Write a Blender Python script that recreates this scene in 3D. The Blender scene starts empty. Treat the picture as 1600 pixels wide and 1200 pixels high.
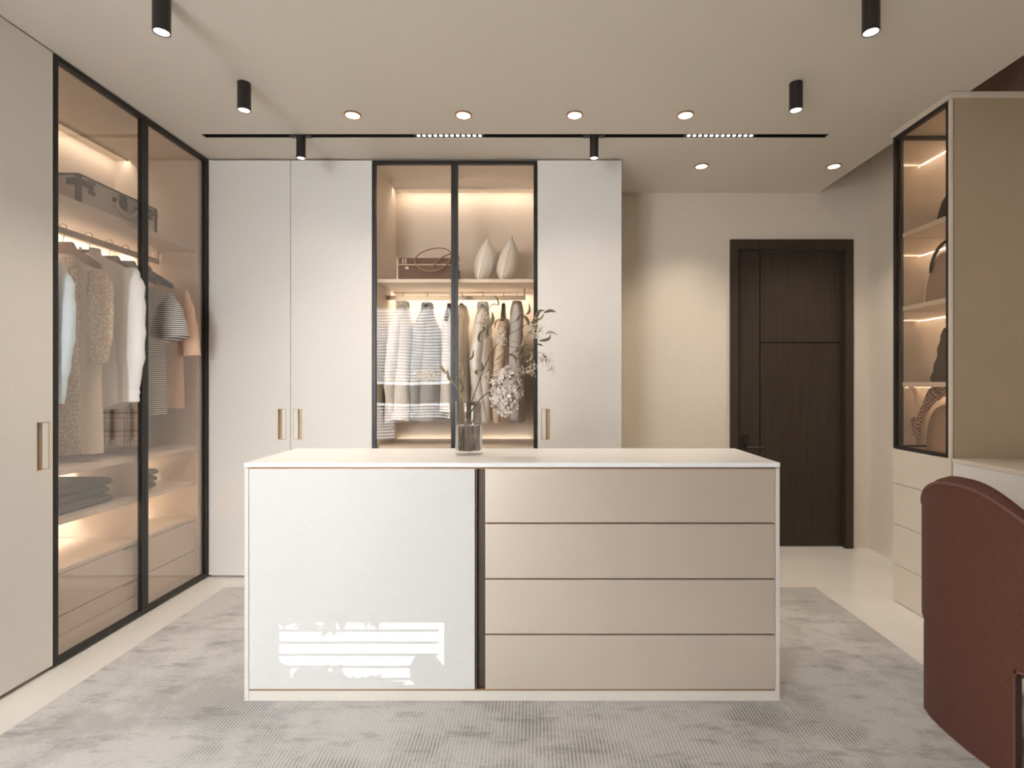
import bpy, bmesh, math, random
from mathutils import Vector, Matrix
random.seed(7)
PI = math.pi
scene = bpy.context.scene
COL = scene.collection

# ------------------------------------------------------------------ camera, world, daylight, exposure
CAM_Z = 1.2
FPX = 830.0
cam_d = bpy.data.cameras.new('camera'); cam = bpy.data.objects.new('camera', cam_d); COL.objects.link(cam)
cam.location = (0, 0, CAM_Z); cam.rotation_euler = (PI/2, 0, 0)
cam_d.sensor_fit = 'HORIZONTAL'; cam_d.sensor_width = 36.0
cam_d.lens = FPX/1600*36.0; cam_d.shift_x = -33/1600; cam_d.clip_start = 0.02
scene.camera = cam

world = bpy.data.worlds.new('sky'); scene.world = world; world.use_nodes = True
bg = world.node_tree.nodes['Background']
bg.inputs[0].default_value = (0.80, 0.88, 1.0, 1); bg.inputs[1].default_value = 1.0

SUN_DIR = Vector((0.914, 3.5, -2.01)).normalized()
sun_d = bpy.data.lights.new('sun', 'SUN'); sun_d.energy = 3.2; sun_d.angle = math.radians(0.05); sun_d.color = (1.0, 0.94, 0.86)
sun = bpy.data.objects.new('sun', sun_d); COL.objects.link(sun)
sun.location = (-3, -6, 6); sun.rotation_euler = SUN_DIR.to_track_quat('-Z', 'Y').to_euler()

# daylight that comes in through the window behind the camera
WIN_X0, WIN_X1, WIN_Z0, WIN_Z1 = -2.55, -1.25, 0.30, 2.40
day_d = bpy.data.lights.new('window_daylight', 'AREA'); day_d.shape = 'RECTANGLE'
day_d.size = WIN_X1-WIN_X0; day_d.size_y = WIN_Z1-WIN_Z0
day_d.energy = 245.0; day_d.color = (0.93, 0.965, 1.02)
day = bpy.data.objects.new('window_daylight', day_d); COL.objects.link(day)
day.location = ((WIN_X0+WIN_X1)/2, -1.68, (WIN_Z0+WIN_Z1)/2)
day.rotation_euler = Vector((0, 1, 0)).to_track_quat('-Z', 'Z').to_euler()      # faces +Y, into the room

SPOT_POWER = 17.0
SPOT_COL = (1.0, .87, .72)
LED_STRENGTH = 6.0
LED_WATT = 2.4
WARM = (1.0, 0.86, 0.69)

scene.view_settings.view_transform = 'Standard'; scene.view_settings.look = 'None'
scene.view_settings.gamma = 1.0; scene.view_settings.use_curve_mapping = False
scene.view_settings.exposure = 0.38

# ------------------------------------------------------------------ materials
MATS = {}
def new_mat(name):
    m = bpy.data.materials.new(name); m.use_nodes = True
    nt = m.node_tree
    b = nt.nodes['Principled BSDF']
    MATS[name] = m
    return m, nt, b
def mixcol(nt, fac, a, b, typ='MIX'):
    n = nt.nodes.new('ShaderNodeMix'); n.data_type = 'RGBA'; n.blend_type = typ
    if hasattr(fac, 'links'): nt.links.new(fac, n.inputs[0])
    else: n.inputs[0].default_value = fac
    for s, v in ((6, a), (7, b)):
        if hasattr(v, 'links'): nt.links.new(v, n.inputs[s])
        else: n.inputs[s].default_value = (*v, 1)
    return n.outputs[2]
def coords(nt, scale=(1, 1, 1), rot=(0, 0, 0)):
    tc = nt.nodes.new('ShaderNodeTexCoord'); mp = nt.nodes.new('ShaderNodeMapping')
    nt.links.new(tc.outputs['Object'], mp.inputs[0])
    mp.inputs['Scale'].default_value = scale; mp.inputs['Rotation'].default_value = rot
    return mp.outputs[0]
def noise(nt, vec, scale, detail=3, rough=.5):
    n = nt.nodes.new('ShaderNodeTexNoise'); n.inputs['Scale'].default_value = scale
    n.inputs['Detail'].default_value = detail; n.inputs['Roughness'].default_value = rough
    if vec is not None: nt.links.new(vec, n.inputs['Vector'])
    return n.outputs['Fac']
def math_n(nt, op, a, b=None, c=None, clamp=False):
    n = nt.nodes.new('ShaderNodeMath'); n.operation = op; n.use_clamp = clamp
    for i, v in enumerate((a, b, c)):
        if v is None: continue
        if hasattr(v, 'links'): nt.links.new(v, n.inputs[i])
        else: n.inputs[i].default_value = v
    return n.outputs[0]
def ramp(nt, fac, p0, p1):
    n = nt.nodes.new('ShaderNodeMapRange'); n.inputs[1].default_value = p0; n.inputs[2].default_value = p1
    nt.links.new(fac, n.inputs[0]); return n.outputs[0]
def bump(nt, b, height, strength=.3, dist=.002):
    n = nt.nodes.new('ShaderNodeBump'); n.inputs['Strength'].default_value = strength; n.inputs['Distance'].default_value = dist
    nt.links.new(height, n.inputs['Height']); nt.links.new(n.outputs[0], b.inputs['Normal'])
def plain(name, col, rough=.5, metal=0, spec=.5, nz=None, bp=None, scale=(1, 1, 1)):
    """nz=(noise scale, amount) colour grain; bp=(noise scale, strength, distance) relief"""
    m, nt, b = new_mat(name)
    b.inputs['Roughness'].default_value = rough; b.inputs['Metallic'].default_value = metal
    b.inputs['Specular IOR Level'].default_value = spec
    b.inputs['Base Color'].default_value = (*col, 1)
    if nz or bp: v = coords(nt, scale)
    if nz:
        f = noise(nt, v, nz[0], 4)
        d = tuple(max(0, c*(1-nz[1])) for c in col); l = tuple(min(1, c*(1+nz[1])) for c in col)
        nt.links.new(mixcol(nt, ramp(nt, f, .3, .7), d, l), b.inputs['Base Color'])
    if bp: bump(nt, b, noise(nt, v, bp[0], 2), bp[1], bp[2])
    return m
def emit(name, col, strength):
    m, nt, b = new_mat(name)
    b.inputs['Base Color'].default_value = (*col, 1)
    b.inputs['Emission Color'].default_value = (*col, 1); b.inputs['Emission Strength'].default_value = strength
    return m
def thin_glass(name, tint, refl, wav=0.0, rough=.015, graz=.22):
    m = bpy.data.materials.new(name); m.use_nodes = True; MATS[name] = m
    nt = m.node_tree; nt.nodes.clear()
    out = nt.nodes.new('ShaderNodeOutputMaterial')
    tr = nt.nodes.new('ShaderNodeBsdfTransparent'); tr.inputs[0].default_value = (*tint, 1)
    gl = nt.nodes.new('ShaderNodeBsdfGlossy'); gl.inputs['Roughness'].default_value = rough
    gl.inputs[0].default_value = (.95, .95, .95, 1)
    lw = nt.nodes.new('ShaderNodeLayerWeight'); lw.inputs['Blend'].default_value = .5
    f = math_n(nt, 'MULTIPLY_ADD', math_n(nt, 'POWER', lw.outputs['Facing'], 4.0), graz, refl, clamp=True)
    mx = nt.nodes.new('ShaderNodeMixShader'); nt.links.new(f, mx.inputs[0])
    nt.links.new(tr.outputs[0], mx.inputs[1]); nt.links.new(gl.outputs[0], mx.inputs[2])
    nt.links.new(mx.outputs[0], out.inputs[0])
    if wav:
        bn = nt.nodes.new('ShaderNodeBump'); bn.inputs['Strength'].default_value = 1.0; bn.inputs['Distance'].default_value = wav
        nt.links.new(noise(nt, coords(nt, (1.0, 1.0, .55)), 3.2, 1), bn.inputs['Height'])
        nt.links.new(bn.outputs[0], gl.inputs['Normal'])
    return m

plain('plaster', (.73, .65, .55), .7, nz=(40, .02), bp=(220, .10, .001))
plain('ceiling_plaster', (.74, .68, .60), .75, nz=(60, .015), bp=(260, .10, .001))
plain('rear_paint', (.38, .28, .20), .7, nz=(40, .02))
plain('upper_wall_brown', (.50, .33, .26), .6, nz=(30, .05))
# polished micro-cement floor
m, nt, b = new_mat('floor_cement')
v = coords(nt)
f = noise(nt, v, 3.0, 8, .6); f2 = noise(nt, v, 45, 4)
c = mixcol(nt, ramp(nt, f, .3, .7), (.77, .735, .69), (.83, .80, .755))
nt.links.new(mixcol(nt, .12, c, mixcol(nt, f2, (.55, .5, .45), (.85, .8, .75))), b.inputs['Base Color'])
nt.links.new(math_n(nt, 'MULTIPLY_ADD', f, .12, .16), b.inputs['Roughness'])
# linen-wrapped cabinet fronts
def linen(name, col, rough=.55, spec=.35):
    m, nt, b = new_mat(name)
    va = noise(nt, coords(nt, (420, 420, 60)), 1.0, 2); vb = noise(nt, coords(nt, (60, 60, 420)), 1.0, 2)
    w = math_n(nt, 'ADD', va, vb)
    nt.links.new(mixcol(nt, ramp(nt, w, .7, 1.3), tuple(x*.955 for x in col), tuple(min(1, x*1.03) for x in col)), b.inputs['Base Color'])
    b.inputs['Roughness'].default_value = rough; b.inputs['Specular IOR Level'].default_value = spec
    bump(nt, b, w, .25, .0006)
linen('linen_front', (.80, .772, .735))
linen('island_linen', (.68, .665, .64), .42, .5)
plain('lacquer_white', (.84, .81, .77), .35, nz=(8, .01))
plain('island_top', (.90, .89, .87), .32, nz=(15, .012))
plain('satin_drawer', (.74, .645, .545), .40, metal=.55, spec=.6, nz=(6, .01))
plain('satin_island_side', (.71, .655, .585), .4)
plain('carcass_cream', (.80, .725, .65), .5, nz=(25, .02))
plain('shelf_cream', (.82, .75, .68), .45, nz=(25, .015))
plain('taupe_panel', (.46, .355, .245), .45, nz=(10, .015))
plain('tan_front', (.70, .62, .52), .4, nz=(10, .012))
plain('black_metal', (.013, .011, .010), .38, spec=.5)
plain('black_paint', (.012, .010, .009), .45)
plain('bronze_profile', (.11, .085, .065), .4, metal=.6)
plain('copper_line', (.40, .22, .10), .4, metal=.7)
plain('brass', (.66, .50, .33), .32, metal=.85, nz=(30, .04))
plain('dark_recess', (.20, .10, .05), .6)
plain('rod_metal', (.50, .41, .30), .35, metal=.7)
# dark stained oak door
m, nt, b = new_mat('dark_oak')
g = noise(nt, coords(nt, (90, 90, 2.2)), 1.0, 6, .65)
g2 = noise(nt, coords(nt, (260, 260, 7)), 1.0, 3)
nt.links.new(mixcol(nt, ramp(nt, math_n(nt, 'MULTIPLY_ADD', g2, .35, math_n(nt, 'MULTIPLY', g, .65)), .3, .7), (.024, .016, .011), (.058, .040, .028)), b.inputs['Base Color'])
b.inputs['Roughness'].default_value = .5; bump(nt, b, g2, .25, .001)
plain('dark_oak_groove', (.006, .004, .003), .6)
# rug: fine ribs along the room, worn away in patches
m, nt, b = new_mat('rug_pile')
v = coords(nt)
sx = nt.nodes.new('ShaderNodeSeparateXYZ'); nt.links.new(v, sx.inputs[0])
rib = math_n(nt, 'MULTIPLY_ADD', math_n(nt, 'SINE', math_n(nt, 'MULTIPLY', sx.outputs[0], 2*PI/.0125)), .5, .5)
pn = noise(nt, coords(nt, (1.0, 1.25, 1)), 2.1, 9, .68)
blot = noise(nt, coords(nt, (1.3, 4.5, 1)), 3.0, 8, .72)
fine = noise(nt, coords(nt, (60, 200, 1)), 1.0, 3)
worn = ramp(nt, pn, .47, .57)
c0 = mixcol(nt, ramp(nt, fine, .25, .75), (.53, .52, .505), (.62, .61, .595))
darkmask = math_n(nt, 'MULTIPLY', math_n(nt, 'MULTIPLY', math_n(nt, 'POWER', rib, 1.6), worn), .72, clamp=True)
c1 = mixcol(nt, darkmask, c0, (.15, .14, .13))
bl = math_n(nt, 'MULTIPLY', ramp(nt, blot, .53, .66), .62, clamp=True)
nt.links.new(mixcol(nt, bl, c1, (.25, .235, .22)), b.inputs['Base Color'])
b.inputs['Roughness'].default_value = .95; b.inputs['Specular IOR Level'].default_value = .1
bump(nt, b, math_n(nt, 'ADD', math_n(nt, 'MULTIPLY', rib, -1.0), fine), .35, .002)
# upholstery
m, nt, b = new_mat('chair_fabric')
va = noise(nt, coords(nt, (500, 500, 120)), 1, 2); vb = noise(nt, coords(nt, (120, 120, 600)), 1, 2)
w = math_n(nt, 'ADD', va, vb)
nt.links.new(mixcol(nt, ramp(nt, w, .6, 1.4), (.088, .034, .023), (.15, .062, .043)), b.inputs['Base Color'])
b.inputs['Roughness'].default_value = .85; b.inputs['Specular IOR Level'].default_value = .15; b.inputs['Sheen Weight'].default_value = .04; bump(nt, b, w, .4, .001)
plain('chair_piping', (.16, .072, .052), .8, bp=(300, .3, .001))
plain('chair_dark', (.03, .02, .016), .7)
# glass
thin_glass('wardrobe_glass', (.96, .93, .90), 0.011, wav=.0018)
thin_glass('wardrobe_glass_side', (.945, .91, .88), 0.10)
thin_glass('window_glass', (.97, .98, .98), .03)
thin_glass('cabinet_glass', (.92, .87, .82), .04)
m, nt, b = new_mat('smoked_mirror'); b.inputs['Base Color'].default_value = (.60, .51, .42, 1); b.inputs['IOR'].default_value = 2.1; b.inputs['Roughness'].default_value = .015
thin_glass('clear_glass', (.985, .985, .98), .03, graz=.75)
m, nt, b = new_mat('water'); b.inputs['Transmission Weight'].default_value = 1; b.inputs['Roughness'].default_value = 0; b.inputs['IOR'].default_value = 1.22
# lights
emit('lamp_glow', (1.0, .93, .82), 6.0)
emit('led_glow', WARM, LED_STRENGTH)
emit('led_dim', WARM, .7)
emit('led_line', (1.0, .84, .66), 7.0)
# cloth
plain('cotton_white', (.88, .87, .86), .8, bp=(60, .25, .004))
plain('cotton_pale_blue', (.62, .70, .76), .8, bp=(60, .25, .004))
plain('knit_cream', (.84, .77, .67), .9, nz=(120, .06), bp=(180, .5, .003))
plain('cotton_beige', (.76, .66, .55), .85, nz=(80, .04), bp=(60, .25, .004))
plain('cotton_peach', (.80, .55, .41), .85, nz=(80, .04), bp=(60, .25, .004))
plain('wool_grey', (.25, .24, .25), .9, nz=(90, .08), bp=(60, .3, .004))
plain('wool_blue_grey', (.48, .51, .54), .9, nz=(90, .05), bp=(60, .3, .004))
plain('felt_taupe', (.42, .365, .34), .9, nz=(60, .04), bp=(90, .2, .002))
plain('folded_charcoal', (.135, .135, .135), .9, nz=(120, .1), bp=(120, .4, .003))
plain('hanger_wood', (.26, .13, .075), .45, nz=(14, .1), scale=(1, 1, 6))
plain('hanger_dark', (.075, .055, .045), .5)
plain('cushion_linen', (.90, .87, .84), .9, nz=(90, .03), bp=(35, .5, .006))
plain('bag_brown', (.155, .085, .058), .6, nz=(60, .06), bp=(200, .3, .001))
plain('bag_dark', (.055, .036, .030), .7, nz=(60, .1), bp=(40, .5, .006))
plain('bag_trim', (.78, .66, .52), .5)
plain('strap_tan', (.50, .33, .20), .5)
plain('bag_beige', (.46, .34, .27), .55, nz=(50, .04), bp=(160, .2, .001))
plain('case_canvas', (.62, .55, .48), .7, nz=(120, .06), bp=(240, .2, .001))
plain('case_leather', (.12, .062, .04), .5, nz=(50, .1))
plain('case_metal', (.13, .11, .08), .4, metal=.5)
plain('hat_felt', (.05, .028, .022), .9, bp=(120, .3, .001))
def sep(nt):
    s = nt.nodes.new('ShaderNodeSeparateXYZ'); tc = nt.nodes.new('ShaderNodeTexCoord'); nt.links.new(tc.outputs['Object'], s.inputs[0]); return s.outputs
def band(nt, coord, pitch, duty, phase=0.0):
    fr = math_n(nt, 'FRACT', math_n(nt, 'MULTIPLY_ADD', coord, 1/pitch, 50+phase))
    return math_n(nt, 'LESS_THAN', fr, duty)
m, nt, b = new_mat('stripe_jersey')
o = sep(nt); nt.links.new(mixcol(nt, band(nt, o[2], .0115, .48), (.74, .71, .68), (.075, .07, .075)), b.inputs['Base Color']); b.inputs['Roughness'].default_value = .9
m, nt, b = new_mat('plaid_wool')
o = sep(nt)
c = mixcol(nt, .5, (.72, .58, .46), (.72, .58, .46))
for crd, pitch, duty, ph, colr, al in ((2, .095, .30, 0, (.90, .85, .78), .65), (0, .095, .30, 0, (.90, .85, .78), .65), (2, .095, .10, .55, (.16, .11, .10), .7),
                                       (0, .095, .10, .55, (.16, .11, .10), .7), (2, .095, .05, .82, (.48, .10, .08), .7), (0, .095, .05, .82, (.48, .10, .08), .7)):
    c = mixcol(nt, math_n(nt, 'MULTIPLY', band(nt, o[crd], pitch, duty, ph), al), c, colr)
nt.links.new(c, b.inputs['Base Color']); b.inputs['Roughness'].default_value = .9
m, nt, b = new_mat('lace')
vo = nt.nodes.new('ShaderNodeTexVoronoi'); vo.inputs['Scale'].default_value = 95
nt.links.new(coords(nt), vo.inputs['Vector'])
nt.links.new(mixcol(nt, ramp(nt, vo.outputs['Distance'], .25, .5), (.86, .79, .68), (.60, .50, .39)), b.inputs['Base Color']); b.inputs['Roughness'].default_value = .9
bump(nt, b, vo.outputs['Distance'], .6, .003)
m, nt, b = new_mat('scarf_print')
o = sep(nt)
k = math_n(nt, 'ADD', band(nt, math_n(nt, 'ADD', o[1], o[2]), .02, .2), band(nt, math_n(nt, 'SUBTRACT', o[1], o[2]), .024, .25), clamp=True)
nt.links.new(mixcol(nt, k, (.16, .075, .055), (.55, .42, .34)), b.inputs['Base Color']); b.inputs['Roughness'].default_value = .6
# plant
plain('twig_brown', (.11, .06, .035), .7, nz=(60, .15))
plain('stem_green', (.035, .08, .035), .5)
plain('twig_pale', (.42, .31, .20), .7)
plain('leaf_olive', (.155, .128, .068), .6, nz=(30, .2))
plain('leaf_tan', (.40, .31, .18), .65, nz=(30, .2))
plain('petal_cream', (.74, .64, .57), .7, nz=(38, .30))
plain('petal_core', (.40, .27, .21), .8, nz=(60, .2))
plain('blossom_ivory', (.80, .72, .60), .75)
plain('blind_white', (.85, .84, .82), .5)
plain('sun_blocker_grey', (.55, .52, .48), .9)
plain('foliage_green', (.06, .10, .03), .7, nz=(20, .2))

# ------------------------------------------------------------------ mesh helpers
WL = {}                       # world location of every parent used
class MB:
    def __init__(s): s.v = []; s.f = []
    def box(s, x0, x1, y0, y1, z0, z1):
        n = len(s.v)
        s.v += [(x, y, z) for z in (z0, z1) for y in (y0, y1) for x in (x0, x1)]
        s.f += [tuple(n+i for i in q) for q in ((0, 2, 3, 1), (4, 5, 7, 6), (0, 1, 5, 4), (2, 6, 7, 3), (0, 4, 6, 2), (1, 3, 7, 5))]
        return s
    def rings(s, rings, close=True, cap=True):
        n = len(s.v); k = len(rings[0])
        for r in rings: s.v += [tuple(p) for p in r]
        for i in range(len(rings)-1):
            for j in range(k if close else k-1):
                a, b = n+i*k+j, n+i*k+(j+1) % k
                s.f.append((a, b, b+k, a+k))
        if cap and close:
            s.f.append(tuple(n+j for j in range(k))[::-1]); s.f.append(tuple(n+(len(rings)-1)*k+j for j in range(k)))
        return s
    def tube(s, pts, r, seg=8, flat=1.0, up=None):
        pts = [Vector(p) for p in pts]; rr = r if isinstance(r, (list, tuple)) else [r]*len(pts)
        rings = []; ref = Vector(up) if up else Vector((0.31, 0.17, 0.93)).normalized()
        for i, p in enumerate(pts):
            t = (pts[min(i+1, len(pts)-1)]-pts[max(i-1, 0)]).normalized()
            a = ref - t*ref.dot(t)
            if a.length < 1e-4: a = Vector((1, 0, 0)) - t*t.x
            a.normalize(); bb = t.cross(a)
            rings.append([p+a*math.cos(q)*rr[i]+bb*math.sin(q)*rr[i]*flat for q in [2*PI*j/seg for j in range(seg)]])
        return s.rings(rings)
    def lathe(s, prof, c, seg=32, cap=True):
        return s.rings([[(c[0]+r*math.cos(2*PI*j/seg), c[1]+r*math.sin(2*PI*j/seg), c[2]+z) for j in range(seg)] for r, z in prof], cap=cap)
    def poly(s, pts2, plane, d0, d1):
        """extrude a 2-D outline: plane 'xz' from y=d0..d1, 'yz' from x=d0..d1, 'xy' from z"""
        def P(a, b, d): return {'xz': (a, d, b), 'yz': (d, a, b), 'xy': (a, b, d)}[plane]
        return s.rings([[P(a, b, d0) for a, b in pts2], [P(a, b, d1) for a, b in pts2]])
    def grid(s, rows):
        return s.rings(rows, close=False, cap=False)
    def build(s, name, mat, parent=None, bev=0.0, smooth=False, sub=0, solid=0.0):
        off = Vector(WL.get(parent.name, (0, 0, 0))) if parent else Vector((0, 0, 0))
        me = bpy.data.meshes.new(name)
        if parent is None: base = Vector((0, 0, 0))
        me.from_pydata([tuple(Vector(p)-off) for p in s.v], [], s.f)
        bm = bmesh.new(); bm.from_mesh(me)
        bmesh.ops.recalc_face_normals(bm, faces=bm.faces)
        if bev: bmesh.ops.bevel(bm, geom=list(bm.edges), offset=bev, segments=2, profile=.6, affect='EDGES', clamp_overlap=True)
        bm.to_mesh(me); bm.free()
        if smooth:
            for p in me.polygons: p.use_smooth = True
            me.set_sharp_from_angle(angle=math.radians(50))
        me.materials.append(MATS[mat])
        o = bpy.data.objects.new(name, me); COL.objects.link(o)
        if parent: o.parent = parent
        WL[o.name] = tuple(off)
        if solid:
            md = o.modifiers.new('thickness', 'SOLIDIFY'); md.thickness = solid; md.offset = 0
        if sub:
            md = o.modifiers.new('smooth', 'SUBSURF'); md.levels = sub; md.render_levels = sub
        return o
def recentre(o):
    """put a single-mesh thing's origin at the middle of its base"""
    me = o.data; xs = [v.co for v in me.vertices]
    c = Vector(((min(p.x for p in xs)+max(p.x for p in xs))/2, (min(p.y for p in xs)+max(p.y for p in xs))/2, min(p.z for p in xs)))
    me.transform(Matrix.Translation(-c)); o.location = o.location + c; WL[o.name] = tuple(o.location); return o
def tag(o, label, cat, group=None):
    o['label'] = label; o['category'] = cat
    if group: o['group'] = group
    return o
def thing(name, label, cat, loc, group=None):
    o = bpy.data.objects.new(name, None); COL.objects.link(o); o.location = loc; o.empty_display_size = .1
    WL[o.name] = tuple(loc); return tag(o, label, cat, group)
def struct(o): o['kind'] = 'structure'; return o
def bx(name, mat, parent, x0, x1, y0, y1, z0, z1, bev=0.0):
    return MB().box(x0, x1, y0, y1, z0, z1).build(name, mat, parent, bev=bev)
def pix(px, py, Y): return Vector(((px-833)*Y/FPX, Y, CAM_Z-(py-600)*Y/FPX))
def copy_thing(root, loc, label):
    r = root.copy(); COL.objects.link(r); r.location = loc; r['label'] = label
    for ch in root.children:
        c = ch.copy(); COL.objects.link(c); c.parent = r
        for g in ch.children:
            d = g.copy(); COL.objects.link(d); d.parent = c
    return r

# ------------------------------------------------------------------ the room
H = 2.599
XL, XR, YF, YB = -2.64, 2.451, -1.5, 3.89
XE = 2.087                    # edge of the lowered ceiling
struct(bx('floor', 'floor_cement', None, XL-.1, XR+.1, YF-.14, YB+.3, -.1, 0))
m = MB()
TY0, TY1, TX0, TX1 = 2.974, 3.021, -1.861, 1.659     # slot for the track
m.box(XL, XE, YF, TY0, H, H+.1).box(XL, XE, TY1, YB, H, H+.1).box(XL, TX0, TY0, TY1, H, H+.1).box(TX1, XE, TY0, TY1, H, H+.1)
ceil = struct(m.build('ceiling', 'ceiling_plaster'))
struct(bx('ceiling_upper', 'ceiling_plaster', None, XE-.04, XR+.1, YF, YB, 2.96, 3.02))
struct(bx('trim_1', 'ceiling_plaster', None, XE-.04, XE-.001, YF, YB, H+.1005, 2.96))
struct(bx('wall_left', 'plaster', None, XL-.1, XL, YF-.12, YB+.1, 0, 3.0))
struct(MB().box(XR, XR+.1, YF-.12, 3.2, 0, 2.6).box(XR, XR+.1, 3.2, YB+.1, 0, 2.96).build('wall_right', 'plaster'))
struct(bx('wall_right_upper', 'upper_wall_brown', None, XR, XR+.1, YF-.12, 3.2, 2.6, 2.96))  # upper strip of the right wall, coloured brown
DX0, DX1, DZ = 1.475, 2.297, 2.218     # door opening
struct(MB().box(XL, DX0, YB, YB+.1, 0, 2.96).box(DX1, XR, YB, YB+.1, 0, 2.96).box(DX0, DX1, YB, YB+.1, DZ, 2.96).build('wall_back', 'plaster'))
struct(MB().box(XL, WIN_X0, YF-.12, YF, 0, 2.96).box(WIN_X1, XR, YF-.12, YF, 0, 2.96)
       .box(WIN_X0, WIN_X1, YF-.12, YF, 0, WIN_Z0).box(WIN_X0, WIN_X1, YF-.12, YF, WIN_Z1, 2.96).build('wall_rear', 'rear_paint'))

# window behind the camera
w = bpy.data.objects.new('window_1', None); COL.objects.link(w); w.location = ((WIN_X0+WIN_X1)/2, YF-.1, WIN_Z0); WL[w.name] = tuple(w.location); struct(w)
m = MB(); a0, a1, c0, c1 = WIN_X0, WIN_X1, WIN_Z0, WIN_Z1; yy0, yy1 = YF-.12, YF-.08
m.box(a0, a0+.02, yy0, yy1, c0, c1).box(a1-.02, a1, yy0, yy1, c0, c1).box(a0+.02, a1-.02, yy0, yy1, c0, c0+.03).box(a0+.02, a1-.02, yy0, yy1, c1-.02, c1)
m.build('window_frame', 'black_metal', w)
bx('window_rail', 'dark_oak', w, a0+.02, a1-.02, yy0+.005, yy1-.005, .90, 1.20)
for z0, z1 in ((c0+.03, .90), (1.20, c1-.02)): bx('window_pane', 'window_glass', w, a0+.02, a1-.02, yy0+.018, yy0+.024, z0, z1)
bl = thing('venetian_blind', 'white horizontal slatted blind hanging in the window behind', 'blind', ((a0+a1)/2, YF-.035, WIN_Z1))
bx('head_rail', 'blind_white', bl, a0+.025, a1-.025, YF-.06, YF-.02, WIN_Z1-.03, WIN_Z1)
tilt = math.atan2(2.01, 3.5)+.24; hw = .0190
sl0 = None; z = WIN_Z1-.05; k = 0
while z > WIN_Z0+.02:
    if .88 > z or z > 1.22:
        if sl0 is None:
            r = []
            for xx in (a0+.03, a1-.03):
                ring = []
                for dd, tt in ((-hw, -.0006), (hw, -.0006), (hw, .0006), (0, .0014), (-hw, .0006)):
                    ring.append((xx, YF-.04+dd*math.cos(tilt)-tt*math.sin(-tilt), z-dd*math.sin(tilt)+tt*math.cos(tilt)))
                r.append(ring)
            sl0 = MB().rings(r).build('slat', 'blind_white', bl); z0s = z
        else:
            s_ = sl0.copy(); COL.objects.link(s_); s_.parent = bl; s_.location.z = z-z0s
    z -= .0455; k += 1
# unseen wall and pillar, added outside to cut the sunbeam to a patch
struct(bx('wall_sun_blocker', 'sun_blocker_grey', None, -5.0, 2.0, -3.3, -3.0, -.1, 2.94))
pl = recentre(bx('sun_blocker_pillar', 'sun_blocker_grey', None, -4.2, -2.333, -3.28, -3.02, 2.94, 4.6)); tag(pl, 'unseen pillar added outside to block part of the sunbeam', 'pillar')
tr = thing('shadow_tree', 'unseen leafy tree added outside to dapple the sun patch', 'tree', (-3.2, -5.0, -.1))  # unseen tree, added so its leaves break up the sun patch
MB().tube([(-3.2, -5.0, -.1), (-3.1, -5.0, 2), (-3.0, -5, 4.2)], [.07, .05, .02]).build('trunk', 'twig_brown', tr)
m = MB(); rnd = random.Random(3)
SD = SUN_DIR
def on_sun(px, pz, y):      # the point at depth y on the sunbeam that ends on the island front at (px, pz)
    t = (y-2.0)/SD.y; return Vector((px+SD.x*t, y, pz+SD.z*t))
for (cx, cz, sx_, sz_, n) in ((-.98, .34, .10, .03, 14), (-.80, .31, .10, .03, 12), (-.60, .33, .06, .02, 8), (-1.0, .12, .06, .05, 26), (-.86, .085, .14, .03, 30), (-.65, .065, .14, .015, 18)):
    for i in range(n):
        p = on_sun(cx+rnd.uniform(-1, 1)*sx_, cz+rnd.uniform(-1, 1)*sz_, -5.0+rnd.uniform(-.3, .3)); q = rnd.uniform(0, PI)
        d1 = Vector((math.cos(q), 0, math.sin(q)))*.05; d2 = Vector((-math.sin(q), .3, math.cos(q)))*.018
        n0 = len(m.v); m.v += [tuple(p-d1), tuple(p+d2), tuple(p+d1), tuple(p-d2)]; m.f.append((n0, n0+1, n0+2, n0+3))
o = m.build('foliage', 'foliage_green', tr); o['kind'] = 'stuff'
# unseen globe on a pole, added to throw the round shadow on the island
p = on_sun((668-833)/415, CAM_Z-(1052-600)/415, -.35)
fl = thing('shadow_globe', 'unseen globe on a pole added to cast a round shadow', 'lamp', (p.x, p.y, 0))
MB().lathe([(.13, 0), (.13, .012), (.02, .02)], (p.x, p.y, 0)).build('base', 'black_metal', fl)
MB().tube([(p.x, p.y, .01), (p.x, p.y, p.z-.06)], .008).build('pole', 'black_metal', fl)
MB().lathe([(.066*math.sin(a), -.066*math.cos(a)) for a in [PI*(i+.02)/12.04*1.0 for i in range(13)]], (p.x, p.y, p.z), 24).build('shade', 'lacquer_white', fl, smooth=True)

# ------------------------------------------------------------------ door
d = bpy.data.objects.new('door_1', None); COL.objects.link(d); d.location = ((DX0+DX1)/2, YB, 0); WL[d.name] = tuple(d.location); struct(d)
FX0, FX1, FZ = 1.439, 2.334, 2.2546
m = MB().box(FX0, DX0+.02, YB-.022, YB+.10, 0, FZ).box(DX1-.02, FX1, YB-.022, YB+.10, 0, FZ).box(DX0+.02, DX1-.02, YB-.022, YB+.10, DZ-.035, FZ)
m.build('door_frame', 'dark_oak', d, bev=.001)
LX0, LX1, LZ = DX0+.023, DX1-.023, DZ-.038
gx = 1.668+.006; gz = 1.505; yl0, yl1 = YB+.03, YB+.07; g = .004
bx('door_core', 'dark_oak_groove', d, LX0, LX1, yl0+.012, yl1, .006, LZ)
bx('door_panel', 'dark_oak', d, LX0, gx-g, yl0, yl0+.0125, .006, LZ)
bx('door_panel', 'dark_oak', d, gx+g, LX1, yl0, yl0+.0125, gz+g, LZ)
bx('door_panel', 'dark_oak', d, gx+g, LX1, yl0, yl0+.0125, .006, gz-g)
hx, hz = pix(1163.5, 0, yl0).x, pix(0, 698, yl0).z
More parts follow.
